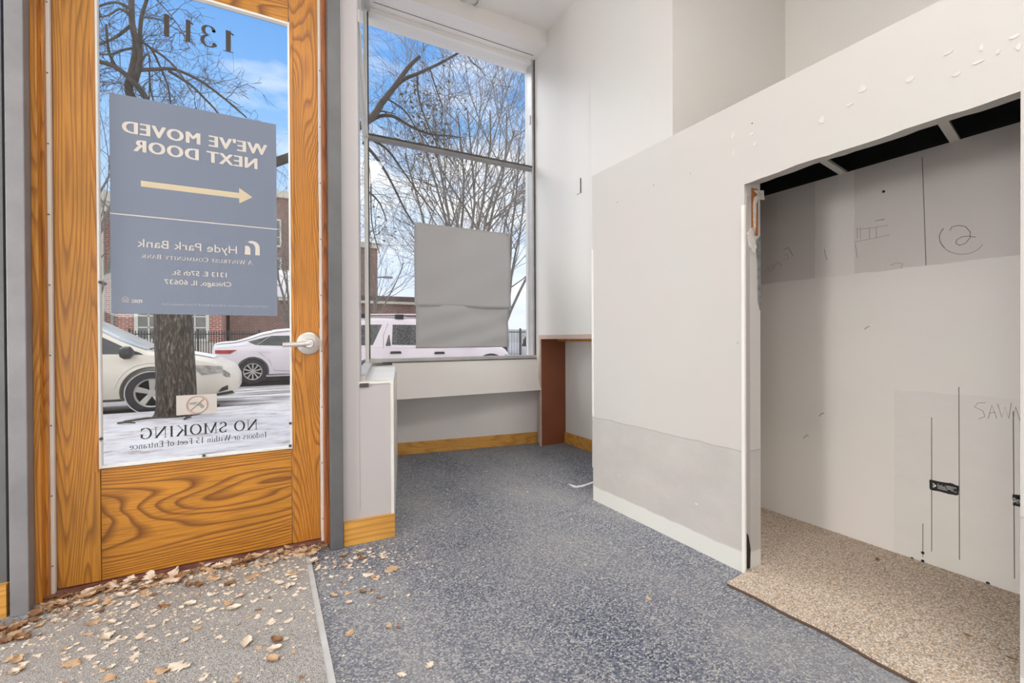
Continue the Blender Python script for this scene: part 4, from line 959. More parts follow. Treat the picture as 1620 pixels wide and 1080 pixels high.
# ------------------------------------------------------------------ cars
def catmull(keys, x):
    for i in range(len(keys)-1):
        if keys[i][0] <= x <= keys[i+1][0]: break
    a, b_ = keys[i], keys[i+1]; t = (x-a[0])/(b_[0]-a[0]); p, q = keys[max(i-1, 0)], keys[min(i+2, len(keys)-1)]
    out = [x]
    for k in range(1, len(a)):
        m0 = (b_[k]-p[k])/max(b_[0]-p[0], 1e-6)*(b_[0]-a[0]); m1 = (q[k]-a[k])/max(q[0]-a[0], 1e-6)*(b_[0]-a[0])
        t2, t3 = t*t, t*t*t; v = (2*t3-3*t2+1)*a[k]+(t3-2*t2+t)*m0+(-2*t3+3*t2)*b_[k]+(t3-t2)*m1
        lo, hi = min(a[k], b_[k]), max(a[k], b_[k]); out.append(min(max(v, lo-.01), hi+.01))
    return out
class Car:
    """a car facing +X; x = 0 under the reference wheel, y = 0 on its centre line, z = 0 on the road"""
    def __init__(s, name, label, keys, loc, paint_):
        s.keys = keys; s.t = thing(name, label, 'car', loc); s.loc = Vector(loc); s.paint = paint_
    def ring(s, x):
        _, zb, zk, zt, w, wt = catmull(s.keys, x); h = zk-zb
        return [(0, zb), (w*.80, zb), (w*.955, zb+.05), (w*.985, zb+.28*h), (w, zb+.62*h), (w*.985, zb+.88*h), (w*.955, zk), (w*.955+(wt-w*.955)*.55, zk+(zt-zk)*.52), (wt, zt-.06*min(1, (zt-zk)/.3)-.005), (wt*.85, zt-.012), (wt*.5, zt), (0, zt+.004)]
    def sidey(s, x, z):
        r = s.ring(x)[1:9]
        for a, b_ in zip(r, r[1:]):
            if a[1] <= z <= b_[1]: return a[0]+(b_[0]-a[0])*(z-a[1])/max(b_[1]-a[1], 1e-6)
        return r[-1][0] if z > r[-1][1] else r[0][0]
    def topz(s, x, y):
        r = s.ring(x)[8:]; y = abs(y)
        for a, b_ in zip(r, r[1:]):
            if b_[0] <= y <= a[0]: return a[1]+(b_[1]-a[1])*(a[0]-y)/max(a[0]-b_[0], 1e-6)
        return r[0][1]
    def put(s, mb, name, mat, parent=None, **k):
        mb.v = [(x+s.loc.x, y+s.loc.y, z+s.loc.z) for x, y, z in mb.v]; return mb.build(name, mat, parent or s.t, **k)
    def body(s, wheels, ra, zc, well=0.26):
        xs = [s.keys[0][0]+(s.keys[-1][0]-s.keys[0][0])*i/76 for i in range(77)]; mb = MB(); n = None
        for x in xs:
            r = s.ring(x); pts = [(y, z) for y, z in r]+[(-y, z) for y, z in r[-2:0:-1]]; n = len(pts)
            mb.v += [(x, y, z) for y, z in pts]
        for i in range(76):
            for k in range(n): k2 = (k+1) % n; mb.f.append((i*n+k, (i+1)*n+k, (i+1)*n+k2, i*n+k2))
        mb.f.append(tuple(range(n))); mb.f.append(tuple(76*n+k for k in range(n))[::-1])
        o = s.put(mb, 'body', s.paint)
        w = max(k[4] for k in s.keys)
        for wx in wheels:
            for sg in (-1, 1):
                cm = MB().lathe([(ra, -.3), (ra, well)], (wx, sg*(w-.0) if sg > 0 else -w, zc), 'Y', 40)
                cm.v = [(x+s.loc.x, y+s.loc.y, z+s.loc.z) for x, y, z in cm.v]
                c = cm.build('cutter', s.paint); md = o.modifiers.new('b', 'BOOLEAN'); md.operation = 'DIFFERENCE'; md.solver = 'EXACT'; md.object = c
                dg = bpy.context.evaluated_depsgraph_get(); me = bpy.data.meshes.new_from_object(o.evaluated_get(dg)); o.modifiers.clear(); old = o.data; o.data = me
                bpy.data.meshes.remove(old); cd = c.data; bpy.data.objects.remove(c); bpy.data.meshes.remove(cd)
        for p in o.data.polygons: p.use_smooth = True
        o.data.set_sharp_from_angle(angle=rad(32))
        return o
    def patch(s, quad, name, mat, off=.008, sides=(-1,), nu=10, nv=5, parent=None):
        """quad: bl, br, tr, tl as (x, z) on the flank"""
        (bl, br, tr_, tl) = quad; res = None
        for sg in sides:
            def fn(u, v):
                x = (bl[0]+(br[0]-bl[0])*u)*(1-v)+(tl[0]+(tr_[0]-tl[0])*u)*v; z = (bl[1]+(br[1]-bl[1])*u)*(1-v)+(tl[1]+(tr_[1]-tl[1])*u)*v
                return (x, sg*(s.sidey(x, z)+off), z)
            res = s.put(MB().grid(fn, nu, nv), name, mat, parent, smooth=True)
        return res
    def top(s, x0, x1, f0, f1, name, mat, off=.006, nu=10, nv=10, parent=None):
        def fn(u, v):
            x = x0+(x1-x0)*u; r = s.ring(x); w = r[8][0]*(f0+(f1-f0)*u); y = -w+2*w*v; return (x, y, s.topz(x, y)+off)
        return s.put(MB().grid(fn, nu, nv), name, mat, parent, smooth=True)
    def seam(s, pts, name='door_seam', mat='plastic', r=.004):
        return s.put(MB().tube([(x, -(s.sidey(x, z)+.001), z) for x, z in pts], r, 4), name, mat)
    def wheel(s, x, z, R, w, spokes, snow, sg=-1):
        yo = sg*(max(k[4] for k in s.keys)-.03)
        t = s.put(MB().lathe([(R*.66, 0), (R*.93, 0), (R, -sg*.04), (R, -sg*.17), (R*.93, -sg*.2), (R*.6, -sg*.2)], (x, yo, z), 'Y', 40, False), 'wheel', 'tyre', smooth=True)
        s.put(MB().lathe([(0.0001, -sg*.06), (R*.64, -sg*.06)], (x, yo, z), 'Y', 30), 'rim_recess', 'plastic', t)
        s.put(MB().lathe([(R*.60, -sg*.012), (R*.68, -sg*.004), (R*.68, -sg*.05), (R*.60, -sg*.05), (R*.60, -sg*.012)], (x, yo, z), 'Y', 36, False), 'rim', 'alloy', t, smooth=True)
        for k in range(spokes):
            q = 2*PI*k/spokes+.3; a = (math.cos(q), math.sin(q)); n = (-a[1], a[0]); ww = w*R
            pl = [(x+a[0]*R*.10+n[0]*ww*.7, yo-sg*.03, z+a[1]*R*.10+n[1]*ww*.7), (x+a[0]*R*.63+n[0]*ww, yo-sg*.014, z+a[1]*R*.63+n[1]*ww), (x+a[0]*R*.63-n[0]*ww, yo-sg*.014, z+a[1]*R*.63-n[1]*ww), (x+a[0]*R*.10-n[0]*ww*.7, yo-sg*.03, z+a[1]*R*.10-n[1]*ww*.7)]
            s.put(MB().prism(pl, (0, -sg*.02, 0)), 'spoke', 'alloy', t)
        s.put(MB().lathe([(0.0001, 0), (R*.15, 0), (R*.17, -sg*.03), (0.0001, -sg*.03)], (x, yo-sg*.012, z), 'Y', 20), 'hub_cap', 'alloy', t)
        if snow: s.put(MB().tube([(x+R*.975*math.cos(a*PI/24), yo+sg*.006, z+R*.975*math.sin(a*PI/24)) for a in range(-16, 42)], .008, 5), 'snow_ring', 'snow', t)
        return t

# cream van, front towards the right
V = Car('minivan', 'cream white minivan parked behind the dark tree trunk', [
    (-3.9, .45, .9, 1.0, .80, .6), (-3.8, .35, .98, 1.45, .88, .62), (-3.4, .25, 1.0, 1.64, .92, .66), (-2.0, .22, .97, 1.68, .92, .68), (-1.25, .22, .955, 1.64, .92, .68), (-.95, .22, .95, 1.53, .92, .68),
    (-.05, .22, .94, 1.03, .92, .76), (.3, .22, .90, .98, .915, .76), (.6, .22, .84, .92, .895, .74), (.84, .22, .77, .85, .87, .71), (.98, .22, .70, .775, .82, .66), (1.07, .23, .66, .73, .77, .61), (1.135, .26, .58, .65, .67, .52), (1.165, .33, .50, .57, .56, .42)], (-1.60, 9.92, GS), 'van_paint')
V.body((0.0, -2.89), .40, .36)
V.wheel(0, .345, .345, .13, 5, True); V.wheel(-2.89, .345, .345, .13, 5, True); V.wheel(0, .345, .345, .13, 5, False, 1); V.wheel(-2.89, .345, .345, .13, 5, False, 1)
V.patch(((-1.15, .97), (-.16, .96), (-.62, 1.22), (-1.15, 1.44)), 'side_window', 'car_glass', .006, (-1, 1))
V.patch(((-2.1, .99), (-1.22, .985), (-1.22, 1.48), (-2.1, 1.50)), 'side_window', 'car_glass', .006, (-1, 1))
V.patch(((-3.3, 1.05), (-2.2, 1.0), (-2.2, 1.50), (-3.1, 1.46)), 'side_window', 'car_glass', .006, (-1, 1))
V.top(-.07, -1.05, 1.02, .94, 'windshield', 'wind_glass', .010)
V.put(MB().tube([(-.035, -.74, 1.035), (.0, -.4, 1.055), (.02, 0, 1.06), (.0, .4, 1.055)], .014, 5), 'wiper_strip', 'plastic')
V.top(-.02, .80, .9, .78, 'hood_snow', 'snow', .012)
V.patch(((.66, .60), (.95, .63), (.94, .735), (.52, .765)), 'headlight', 'lamp_clear', .010)
V.patch(((.955, .58), (1.05, .54), (1.05, .60), (.955, .68)), 'grille', 'steel', .012)
V.patch(((.80, .235), (1.10, .26), (1.08, .31), (.80, .27)), 'lower_lip', 'plastic', .012)
V.patch(((.88, .30), (1.02, .335), (1.02, .41), (.93, .37)), 'fog_light_recess', 'plastic', .012)
V.seam([(-.64, .30), (-.60, .6), (-.60, .95)]); V.seam([(-1.6, .30), (-1.62, .95)]); V.seam([(-.75, .245), (-2.4, .245)], 'sill_seam')
V.seam([(.50, .66), (.80, .655), (1.0, .55)], 'bumper_seam', 'plastic', .003)
V.put(MB().lathe([(.0001, 0), (.07, .0), (.10, .05), (.095, .12), (.04, .16), (.0001, .16)], (-.36, -.99, .985), 'X', 16), 'side_mirror', 'plastic', smooth=True)
V.put(MB().tube([(-.30, -.86, .97), (-.28, -.99, .975)], .022, 6), 'mirror_arm', 'plastic')
V.patch(((-.32, .955), (-.10, .95), (-.16, .985), (-.36, 1.06)), 'mirror_triangle', 'plastic', .009)
V.patch(((-1.35, .83), (-1.12, .83), (-1.12, .87), (-1.35, .87)), 'door_handle', 'van_paint', .025)
arc = [(.46*math.cos(a*PI/18), .36+.46*math.sin(a*PI/18)) for a in range(1, 18)]
V.seam([(x, z) for x, z in arc if z > .3], 'wheel_arch_lip', 'van_paint', .012)

# lilac-white sedan across the street, its tail to the left
S = Car('sedan', 'snow-covered lilac white sedan parked tail first across the street', [
    (-.90, .45, .80, .93, .62, .50), (-.84, .32, .86, 1.03, .76, .62), (-.62, .26, .90, 1.075, .86, .68), (-.38, .22, .92, 1.10, .90, .68), (-.06, .22, .93, 1.215, .90, .62), (.25, .20, .93, 1.33, .90, .58), (.7, .20, .925, 1.405, .90, .57), (1.3, .20, .91, 1.435, .90, .57), (1.85, .20, .90, 1.38, .90, .57),
    (2.75, .20, .86, .99, .89, .68), (3.2, .22, .76, .87, .85, .62), (3.5, .26, .62, .72, .72, .5), (3.6, .34, .5, .6, .5, .38)], (-.317, 14.3, GS+.04), 'sedan_paint')
S.body((0.0, 2.70), .37, .335)
for wx in (0, 2.70): S.wheel(wx, .325, .325, .06, 10, False); S.wheel(wx, .325, .325, .06, 10, False, 1)
S.patch(((.10, 1.0), (.90, .97), (.90, 1.25), (.42, 1.24)), 'side_window', 'car_glass', .006, (-1, 1)); S.patch(((-.12, 1.09), (.08, 1.0), (.40, 1.235), (.30, 1.21)), 'quarter_window', 'car_glass', .006, (-1, 1))
S.patch(((.97, .97), (2.05, .93), (1.55, 1.25), (.97, 1.27)), 'side_window', 'car_glass', .006, (-1, 1))
S.top(2.65, 1.85, .95, .95, 'windshield', 'wind_glass', .008)
S.top(-.86, -.2, 1.0, 1.02, 'snow_on_trunk', 'snow', .02); S.top(-.2, .45, 1.02, 1.05, 'snow_on_rear_window', 'snow', .016); S.top(.45, 1.7, 1.04, 1.0, 'snow_on_roof', 'snow', .03); S.top(2.75, 3.4, .95, .9, 'snow_on_hood', 'snow', .02)
S.patch(((-.84, .92), (-.10, 1.0), (-.06, 1.08), (-.83, 1.01)), 'snow_on_flank', 'snow', .01)
S.patch(((-.82, .80), (-.50, .79), (-.34, .885), (-.82, .885)), 'tail_light', 'lamp_red', .012)
S.patch(((.10, .83), (.40, .83), (.40, .87), (.10, .87)), 'door_handle', 'snow', .03)
S.seam([(.10, 1.0), (.16, .8), (.38, .6), (.48, .34), (1.0, .30)]); S.seam([(1.08, .30), (1.06, .95)]); S.seam([(-.84, .50), (-.3, .50)], 'bumper_seam')
S.seam([(.45, .215), (2.3, .215)], 'sill_snow', 'snow', .02)

# pinkish silver suv in front of the bay window
U = Car('sport_utility_vehicle', 'pinkish silver sport utility vehicle parked outside the bay window', [
    (-3.40, .5, .95, 1.05, .72, .5), (-3.30, .35, 1.03, 1.40, .84, .62), (-3.0, .30, 1.055, 1.585, .90, .68), (-1.9, .28, 1.05, 1.63, .90, .69), (-1.2, .28, 1.05, 1.61, .90, .69), (-.95, .28, 1.045, 1.55, .90, .68),
    (-.25, .28, 1.02, 1.10, .90, .76), (.1, .28, .97, 1.045, .89, .75), (.38, .28, .92, .99, .86, .72), (.54, .32, .80, .88, .76, .62), (.64, .40, .66, .74, .58, .46)], (4.45, 10.2, GS), 'suv_paint')
U.body((0.0, -2.62), .43, .37)
for wx in (0, -2.62): U.wheel(wx, .36, .36, .10, 5, True); U.wheel(wx, .36, .36, .10, 5, False, 1)
def xz(px, py):
    p = at(px, py, 9.32); return (p.x-4.45, p.z-GS)
U.patch((xz(586, 546), xz(590, 545.5), xz(607, 513), xz(585, 513)), 'quarter_window', 'suv_glass', .006, (-1, 1))
U.patch((xz(571, 546), xz(580, 546), xz(580, 513.5), xz(571, 514)), 'quarter_window', 'suv_glass', .006)
U.patch((xz(620.5, 545), xz(672, 546), xz(668, 513.5), xz(624, 513)), 'side_window', 'suv_glass', .006, (-1, 1))
U.patch((xz(610, 547), xz(618.5, 547), xz(617.5, 529), xz(616, 530)), 'vent_window', 'suv_glass', .007, (-1, 1))
U.patch((xz(680, 546), xz(738, 548), xz(716, 516), xz(678, 513.5)), 'side_window', 'suv_glass', .006, (-1, 1))
U.top(-.27, -.93, 1.0, .98, 'windshield', 'wind_glass', .008)
U.seam([xz(617, 511), xz(608, 530), xz(606.5, 550), xz(607, 570)]); U.seam([xz(677, 511), xz(677.5, 570)]); U.seam([xz(746, 549), xz(748, 575)]); U.seam([xz(572, 549), xz(745, 551)], 'belt_line', 'suv_paint', .008)
for a in (xz(616, 558), xz(686, 558.5)):
    U.patch(((a[0], a[1]-.02), (a[0]+.24, a[1]-.02), (a[0]+.22, a[1]+.03), (a[0]+.02, a[1]+.03)), 'door_handle', 'plastic', .03)
arc = [(.45*math.cos(a*PI/18), .37+.45*math.sin(a*PI/18)) for a in range(1, 18)]
U.seam([(x, z) for x, z in arc if z > .4], 'wheel_arch_flare', 'plastic', .022)
for sg in (-1, 1):
    rr_ = U.put(MB().tube([(-2.9, sg*.62, 1.63), (-2.7, sg*.64, 1.675), (-1.6, sg*.65, 1.70), (-1.25, sg*.64, 1.65)], .014, 6), 'roof_rail', 'suv_paint')
    for x in (-2.72, -2.0, -1.36): U.put(MB().box(x-.09, x+.09, sg*.64-.02, sg*.64+.02, 1.60, 1.69), 'rail_foot', 'plastic', rr_)
U.top(-3.0, -1.2, .8, .9, 'snow_on_roof', 'snow', .014)
U.patch(((.42, .72), (.60, .70), (.59, .78), (.36, .82)), 'headlight', 'lamp_clear', .01); U.patch(((.46, .62), (.60, .61), (.60, .66), (.44, .68)), 'marker_light', 'lamp_amber', .012)
U.put(MB().lathe([(.0001, 0), (.07, 0), (.09, .06), (.05, .13), (.0001, .13)], (-.52, -.99, 1.07), 'X', 14), 'side_mirror', 'suv_paint', smooth=True)

# ------------------------------------------------------------------ buildings over the street
def bwin(parent, x0, x1, z0, z1, Y, nx, nz, name='window'):
    f = MB().box(x0-.12, x1+.12, Y-.10, Y+.05, z0-.14, z0).box(x0-.12, x1+.12, Y-.10, Y+.05, z1, z1+.12).box(x0-.12, x0, Y-.10, Y+.05, z0, z1).box(x1, x1+.12, Y-.10, Y+.05, z0, z1).build(name, 'frame_green', parent)
    MB().box(x0, x1, Y-.03, Y-.01, z0, z1).build('pane', 'pane_dark', f)
    mb = MB()
    for i in range(1, nx): mb.box(x0+(x1-x0)*i/nx-.025, x0+(x1-x0)*i/nx+.025, Y-.06, Y-.03, z0, z1)
    for j in range(1, nz): mb.box(x0, x1, Y-.06, Y-.03, z0+(z1-z0)*j/nz-.025, z0+(z1-z0)*j/nz+.025)
    mb.build('muntin', 'frame_green', f)
Y1 = 24.0
hb1 = thing('brick_building', 'red brick building with pale multi-pane windows across the street', 'building', (-6, Y1, -.05))
MB().box(-16, -1.75, Y1, Y1+8, -.05, 6.6).build('wall', 'brick_red', hb1)
MB().box(-16.2, -1.6, Y1-.25, Y1+8.2, 6.6, 7.0).box(-16.1, -1.65, Y1-.12, Y1+8.1, 6.2, 6.6).build('cornice', 'stone', hb1)
MB().box(-6.25, -5.72, Y1-.18, Y1, -.05, 6.2).box(-16, -1.75, Y1-.1, Y1, -.05, .92).build('stone_trim', 'stone', hb1)
MB().tube([(at(178, 500, Y1-.1).x, Y1-.1, 0), (at(178, 500, Y1-.1).x, Y1-.1, 6.2)], .07, 8).build('drainpipe', 'steel', hb1)
for l, r_ in ((219, 252), (291, 326), (186, 205)):
    x0, x1 = at(l, 520, Y1).x, at(r_, 520, Y1).x
    if l != 186: bwin(hb1, x0, x1, 1.08, 3.0, Y1, 2, 4)
    bwin(hb1, x0, x1, 4.0, 5.8, Y1, 2, 4)
Y2 = 26.5
hb2 = thing('brick_building', 'low brown brick building with a wide snowy roof', 'building', (6, Y2, -.05))
MB().box(-1.6, 13.5, Y2, Y2+9, -.05, 3.05).build('wall', 'brick_brown', hb2)
MB().add([(-1.6, Y2-.4, 3.2), (4.4, Y2-.4, 3.2), (3.4, Y2+5, 5.3), (-1.6, Y2+5, 5.3), (-1.6, Y2+9.4, 3.2), (4.4, Y2+9.4, 3.2)], [(0, 1, 2, 3), (3, 2, 5, 4), (0, 3, 4), (1, 5, 2), (0, 4, 5, 1)]).build('roof', 'snow', hb2)
MB().box(-1.6, 13.9, Y2-.45, Y2-.3, 3.02, 3.16).build('gutter', 'stone', hb2)
MB().box(4.4, 13.9, Y2-.35, Y2+9, 3.14, 3.46).build('flat_roof', 'roof_brown', hb2)
Y3 = 38.0
hb3 = thing('brick_building', 'tall far brown brick building showing above the snowy roof', 'building', (4, Y3, -.05))
MB().box(-3.0, 5.2, Y3, Y3+8, -.05, 11.5).build('wall', 'brick_brown', hb3)
for x in (-1.6, .4, 2.4, 4.2):
    for z in (5.2, 8.0): bwin(hb3, x-.5, x+.5, z, z+1.8, Y3, 2, 3)
MB().box(-3.2, 5.4, Y3-.3, Y3+8.2, 11.5, 12.0).build('cornice', 'stone', hb3)
hb4 = thing('brick_building', 'narrow far brick tower at the left edge of the bay window', 'building', (9.8, 44, -.05))
tb0, tb1 = at(560, 420, 44), at(597, 385, 44)
MB().box(tb0.x, tb1.x, 44, 50, -.05, at(580, 392, 44).z).build('wall', 'brick_brown', hb4)
MB().box(tb0.x-.2, tb1.x+.2, 43.8, 50.2, at(580, 392, 44).z, at(580, 392, 44).z+.5).build('parapet', 'stone', hb4)
# street light behind the roof
p = at(608, 470, 30); q = at(608, 441, 30); q2 = at(632, 441, 30)
sl = thing('street_light', 'grey street light with a long arm above the snowy roof', 'street light', (p.x, 30, -.05))
MB().tube([(p.x, 36.5, -.05), (p.x, 36.5, at(608, 441, 36.5).z)], .09, 8).build('pole', 'steel', sl)
MB().tube([(p.x, 36.5, at(608, 441, 36.5).z), (p.x+1.6, 36.5, at(608, 441, 36.5).z+.15)], .06, 6).build('arm', 'steel', sl)
MB().box(p.x+1.4, p.x+2.1, 36.4, 36.6, at(608, 441, 36.5).z+.05, at(608, 441, 36.5).z+.2).build('lamp_head', 'steel', sl)
# iron fences
def fence(label, xa, xb, Y, z0, z1, n):
    t = thing('iron_fence', label, 'fence', ((xa+xb)/2, Y, z0))
    for z in (z0+.15, z1-.12): MB().box(xa, xb, Y-.02, Y+.02, z-.02, z+.02).build('rail', 'iron', t)
    me = None
    for i in range(n+1):
        x = xa+(xb-xa)*i/n; w = .03 if i % 12 == 0 else .014
        MB().box(x-w, x+w, Y-w, Y+w, z0, z1+(.06 if i % 12 == 0 else 0)).build('post' if i % 12 == 0 else 'picket', 'iron', t)
fence('black iron fence in front of the red brick building', at(205, 530, 20.5).x, at(462, 530, 20.5).x, 20.5, -.05, 1.36, 62)
fence('black iron fence beyond the pinkish silver car', at(795, 530, 19).x, at(850, 530, 19).x, 19, -.05, 1.45, 24)

# ------------------------------------------------------------------ trees
rt = random.Random(77)
def rvec(s): return Vector((rt.gauss(0, s), rt.gauss(0, s), rt.gauss(0, s)))
def grow(mb, p, d, L, r, depth, up, kids, wig=.16, nseg=4, sides=4, rmin=.004, droop=0.0):
    pts = [Vector(p)]; d = Vector(d).normalized()
    for i in range(nseg):
        d = (d+rvec(wig)+Vector((0, 0, up-droop*i/nseg))).normalized(); pts.append(pts[-1]+d*L/nseg)
    mb.tube(pts, [max(r*(1-.6*i/nseg), rmin) for i in range(nseg+1)], sides, cap=False)
    if depth <= 0: return
    for k in range(kids[depth-1]):
        t = rt.uniform(.25, 1.0); i = min(int(t*nseg), nseg-1); q = pts[i].lerp(pts[i+1], t*nseg-i)
        ax = (pts[i+1]-pts[i]).normalized(); s = rvec(1.0); s = (s-ax*s.dot(ax)).normalized()
        grow(mb, q, (ax*rt.uniform(.5, .9)+s*rt.uniform(.45, .8)), L*rt.uniform(.42, .68), max(r*(1-.6*t)*.55, rmin), depth-1, up, kids, wig, max(3, nseg-1), 3, rmin, droop)
def spur(mb, pts, n, L, r, depth=2, up=.02, droop=.12, kids=(3, 4), rmin=.0035):
    for _ in range(n):
        i = rt.randrange(len(pts)-1); t = rt.random(); q = Vector(pts[i]).lerp(Vector(pts[i+1]), t); ax = (Vector(pts[i+1])-Vector(pts[i])).normalized()
        s = rvec(1.0); s = (s-ax*s.dot(ax)).normalized(); grow(mb, q, ax*.5+s*.8, L*rt.uniform(.5, 1.2), r, depth, up, kids, .2, 4, 3, rmin, droop)
def smooth(pts, n=4):
    out = []; P = [Vector(p) for p in pts]
    for i in range(len(P)-1):
        a, b_, p, q = P[i], P[i+1], P[max(i-1, 0)], P[min(i+2, len(P)-1)]
        for k in range(n):
            t = k/n; out.append(0.5*((2*b_*0+2*a)+(b_-p)*t+(2*p-5*a+4*b_-q)*t*t+(3*a-3*b_+q-p)*t**3))
    out.append(P[-1]); return out
# the dark trunk before the door
YTK = 7.7
t1 = thing('street_tree', 'thick dark-barked bare tree trunk right outside the glass door', 'tree', (at(281, 655, YTK).x, YTK, 0))
def lp(L, Y=YTK, dy=0.0): return smooth([at(x, y, Y+dy*i/max(1, len(L)-1)) for i, (x, y) in enumerate(L)])
tp = [at(281, 662, YTK), at(280, 640, YTK), at(279, 600, YTK), at(276, 540, YTK), at(273, 480, YTK), at(262, 360, YTK), at(243, 250, YTK), at(228, 180, YTK)]
tp[0].z = -.03
trunk = MB().tube(smooth(tp, 5), [.31, .285, .265, .25, .24]+[.232-.001*i for i in range(15)]+[.215-.0080*i for i in range(16)], 24)
tk = trunk.build('trunk', 'bark', t1, smooth=True)
for v_ in tk.data.vertices:      # knobbly bark
    c = v_.co; k = 1+.05*math.sin(9*math.atan2(c.y, c.x)+3*c.z)+.03*math.sin(23*math.atan2(c.y, c.x)-5*c.z)
    ax_ = c.copy()
fork = tp[-1]
limbs = [([(228, 180), (205, 148), (206, 125), (211, 104), (215, 71), (209, 37), (208, 0), (204, -60), (206, -140)], .066, .034, .3), ([(212, 135), (222, 96), (221, 64), (224, 27), (232, 0), (246, -50)], .040, .020, -.4),
         ([(240, 185), (230, 154), (214, 133), (202, 121), (184, 107), (159, 98), (120, 92)], .050, .028, -.3), ([(184, 107), (172, 81), (168, 38)], .026, .016, -.3),
         ([(213, 111), (240, 110), (277, 110), (320, 130), (360, 160), (390, 186)], .034, .012, -.5), ([(267, 112), (300, 133), (322, 154), (344, 178), (352, 200)], .026, .012, -.2), ([(224, 67), (239, 77), (254, 107), (267, 142), (272, 190)], .022, .010, .2),
         ([(239, 76), (262, 92), (283, 113), (306, 150)], .022, .010, -.5), ([(206, 41), (190, 54), (177, 62), (157, 71), (130, 84)], .026, .014, .2), ([(211, 76), (195, 79), (180, 85), (157, 86), (130, 84)], .02, .012, -.4),
         ([(208, 15), (192, 6), (178, 4), (157, 10), (140, 20)], .026, .014, .3), ([(205, 25), (190, 14), (172, 24), (155, 28)], .02, .010, -.3), ([(222, 96), (236, 90), (236, 160)], .014, .008, 0), ([(224, 27), (245, 30), (262, 36), (300, 60)], .014, .006, .5),
         ([(248, 0), (265, 18), (285, 45), (300, 78)], .012, .006, -.6), ([(236, 112), (240, 150), (252, 185)], .014, .008, 0)]
lb = MB(); tw = MB()
for L, r0, r1, dy in limbs:
    P = lp(L, YTK, dy); n = len(P); lb.tube(P, [(r0+(r1-r0)*i/(n-1))*.8 for i in range(n)], 8 if r0 > .03 else 6)
    spur(tw, P, 4+n//5, .5, .006, 2, .0, .15, (3, 4), .0022)
# the limbs that reach over to the bay window
reach = [([(228, 330), (300, 300), (420, 262), (520, 225), (583, 190), (603, 164), (622, 140), (645, 108), (664, 89)], .085, .026), ([(620, 142), (640, 125), (662, 116), (700, 98), (737, 76), (770, 50)], .036, .012), ([(583, 193), (600, 184), (622, 184), (650, 200), (680, 212), (712, 215), (730, 218)], .034, .010),
         ([(583, 186), (600, 176), (625, 180)], .02, .008), ([(575, 225), (596, 250), (615, 280), (640, 330), (655, 355)], .03, .010), ([(575, 215), (610, 234), (636, 268), (662, 305), (690, 340)], .024, .008), ([(580, 300), (600, 320), (612, 350)], .018, .008), ([(578, 235), (586, 280), (588, 350), (600, 400)], .016, .006),
         ([(612, 156), (640, 175), (660, 205), (690, 245)], .016, .006), ([(660, 116), (662, 150), (672, 185), (690, 225), (720, 262)], .02, .007), ([(680, 108), (690, 140), (700, 170), (698, 200)], .014, .006), ([(735, 78), (745, 96), (762, 110)], .012, .005)]
lf = MB()
for L, r0, r1 in reach:
    P = lp(L, YTK, -.4); n = len(P); lb.tube(P, [r0+(r1-r0)*i/(n-1) for i in range(n)], 8 if r0 > .03 else 5)
    Q = P[len(P)//2:] if r0 > .1 else P
    spur(tw, Q, 6, .6, .006, 2, .0, .2, (3, 4), .0022)
for i in range(420):
    c = at(rt.gauss(676, 24), rt.gauss(190, 42), YTK+rt.uniform(-.6, .6)); s = rt.uniform(.02, .045); a = rvec(1).normalized(); b_ = rvec(1).normalized()
    lf.add([c-a*s, c+b_*s*.6, c+a*s, c-b_*s*.6], [(0, 1, 2, 3)])
for i in range(60):
    c = at(rt.gauss(605, 12), rt.gauss(505-130, 20), YTK); s = .03; a = rvec(1).normalized(); b_ = rvec(1).normalized()
    if i < 20: lf.add([c-a*s, c+b_*s*.6, c+a*s, c-b_*s*.6], [(0, 1, 2, 3)])
lb.build('limbs', 'twig', t1, smooth=True); tw.build('twigs', 'twig', t1, recalc=False); lf.build('hanging_leaves', 'dead_leaf', t1, recalc=False)['kind'] = 'stuff'
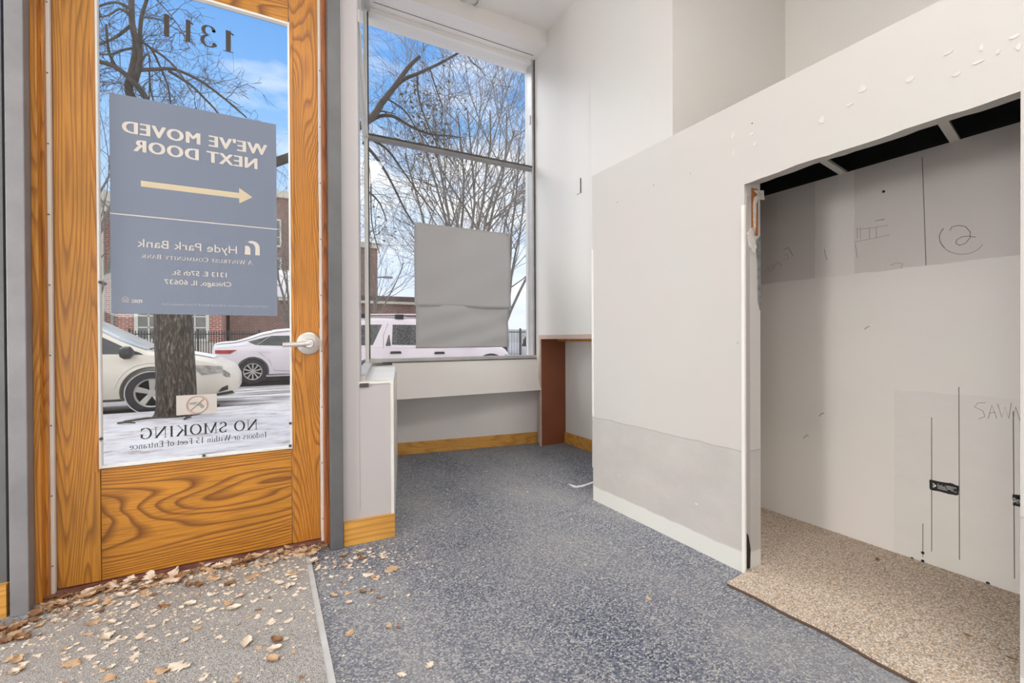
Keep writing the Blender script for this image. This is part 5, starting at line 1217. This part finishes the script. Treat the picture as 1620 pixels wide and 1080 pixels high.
# big bare tree beyond the street and others behind it
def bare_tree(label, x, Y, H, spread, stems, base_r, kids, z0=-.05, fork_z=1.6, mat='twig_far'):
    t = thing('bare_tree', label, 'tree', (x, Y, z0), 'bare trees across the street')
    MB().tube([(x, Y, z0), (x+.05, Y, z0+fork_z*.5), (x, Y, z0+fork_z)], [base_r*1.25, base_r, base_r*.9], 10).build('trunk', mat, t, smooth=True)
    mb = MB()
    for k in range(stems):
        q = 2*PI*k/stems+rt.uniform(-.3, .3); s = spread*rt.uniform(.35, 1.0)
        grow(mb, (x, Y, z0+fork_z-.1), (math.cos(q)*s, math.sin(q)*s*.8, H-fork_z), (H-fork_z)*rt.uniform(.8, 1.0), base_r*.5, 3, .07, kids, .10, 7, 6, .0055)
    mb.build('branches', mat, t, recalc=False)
    return t
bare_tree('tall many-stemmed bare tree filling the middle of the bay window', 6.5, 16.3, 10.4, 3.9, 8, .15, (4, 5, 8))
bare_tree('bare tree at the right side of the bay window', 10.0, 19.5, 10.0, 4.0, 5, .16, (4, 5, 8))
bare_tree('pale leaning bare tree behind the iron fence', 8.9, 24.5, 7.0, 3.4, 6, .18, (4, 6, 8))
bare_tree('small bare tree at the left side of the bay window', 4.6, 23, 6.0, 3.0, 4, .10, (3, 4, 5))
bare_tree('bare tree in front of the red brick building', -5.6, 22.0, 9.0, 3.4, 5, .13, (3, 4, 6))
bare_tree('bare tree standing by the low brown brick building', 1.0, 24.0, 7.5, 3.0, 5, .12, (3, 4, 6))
# unidentified black bell shape at the bay window's edge, on a made-up post
pl0 = at(835, 540, 6.0); bl = thing('post_lamp', 'black bell-shaped post lamp at the edge of the bay window', 'lamp', (pl0.x+.08, 6.0, 0))
zt_ = at(835, 531, 6.0).z; zb2 = at(835, 547.5, 6.0).z
MB().tube([(pl0.x+.10, 6.0, 0), (pl0.x+.10, 6.0, 1.14), (pl0.x+.04, 6.0, 1.17), (pl0.x-.015, 6.0, zt_+.04)], .016, 8).build('post', 'iron', bl)
MB().lathe([(.006, zt_+.05), (.012, zt_), (.035, zt_-.02), (.062, (zt_+zb2)/2), (.075, zb2+.01), (.078, zb2), (.0001, zb2)], (pl0.x-.015, 6.0, 0), 'Z', 20).build('bell_shade', 'iron', bl, smooth=True)
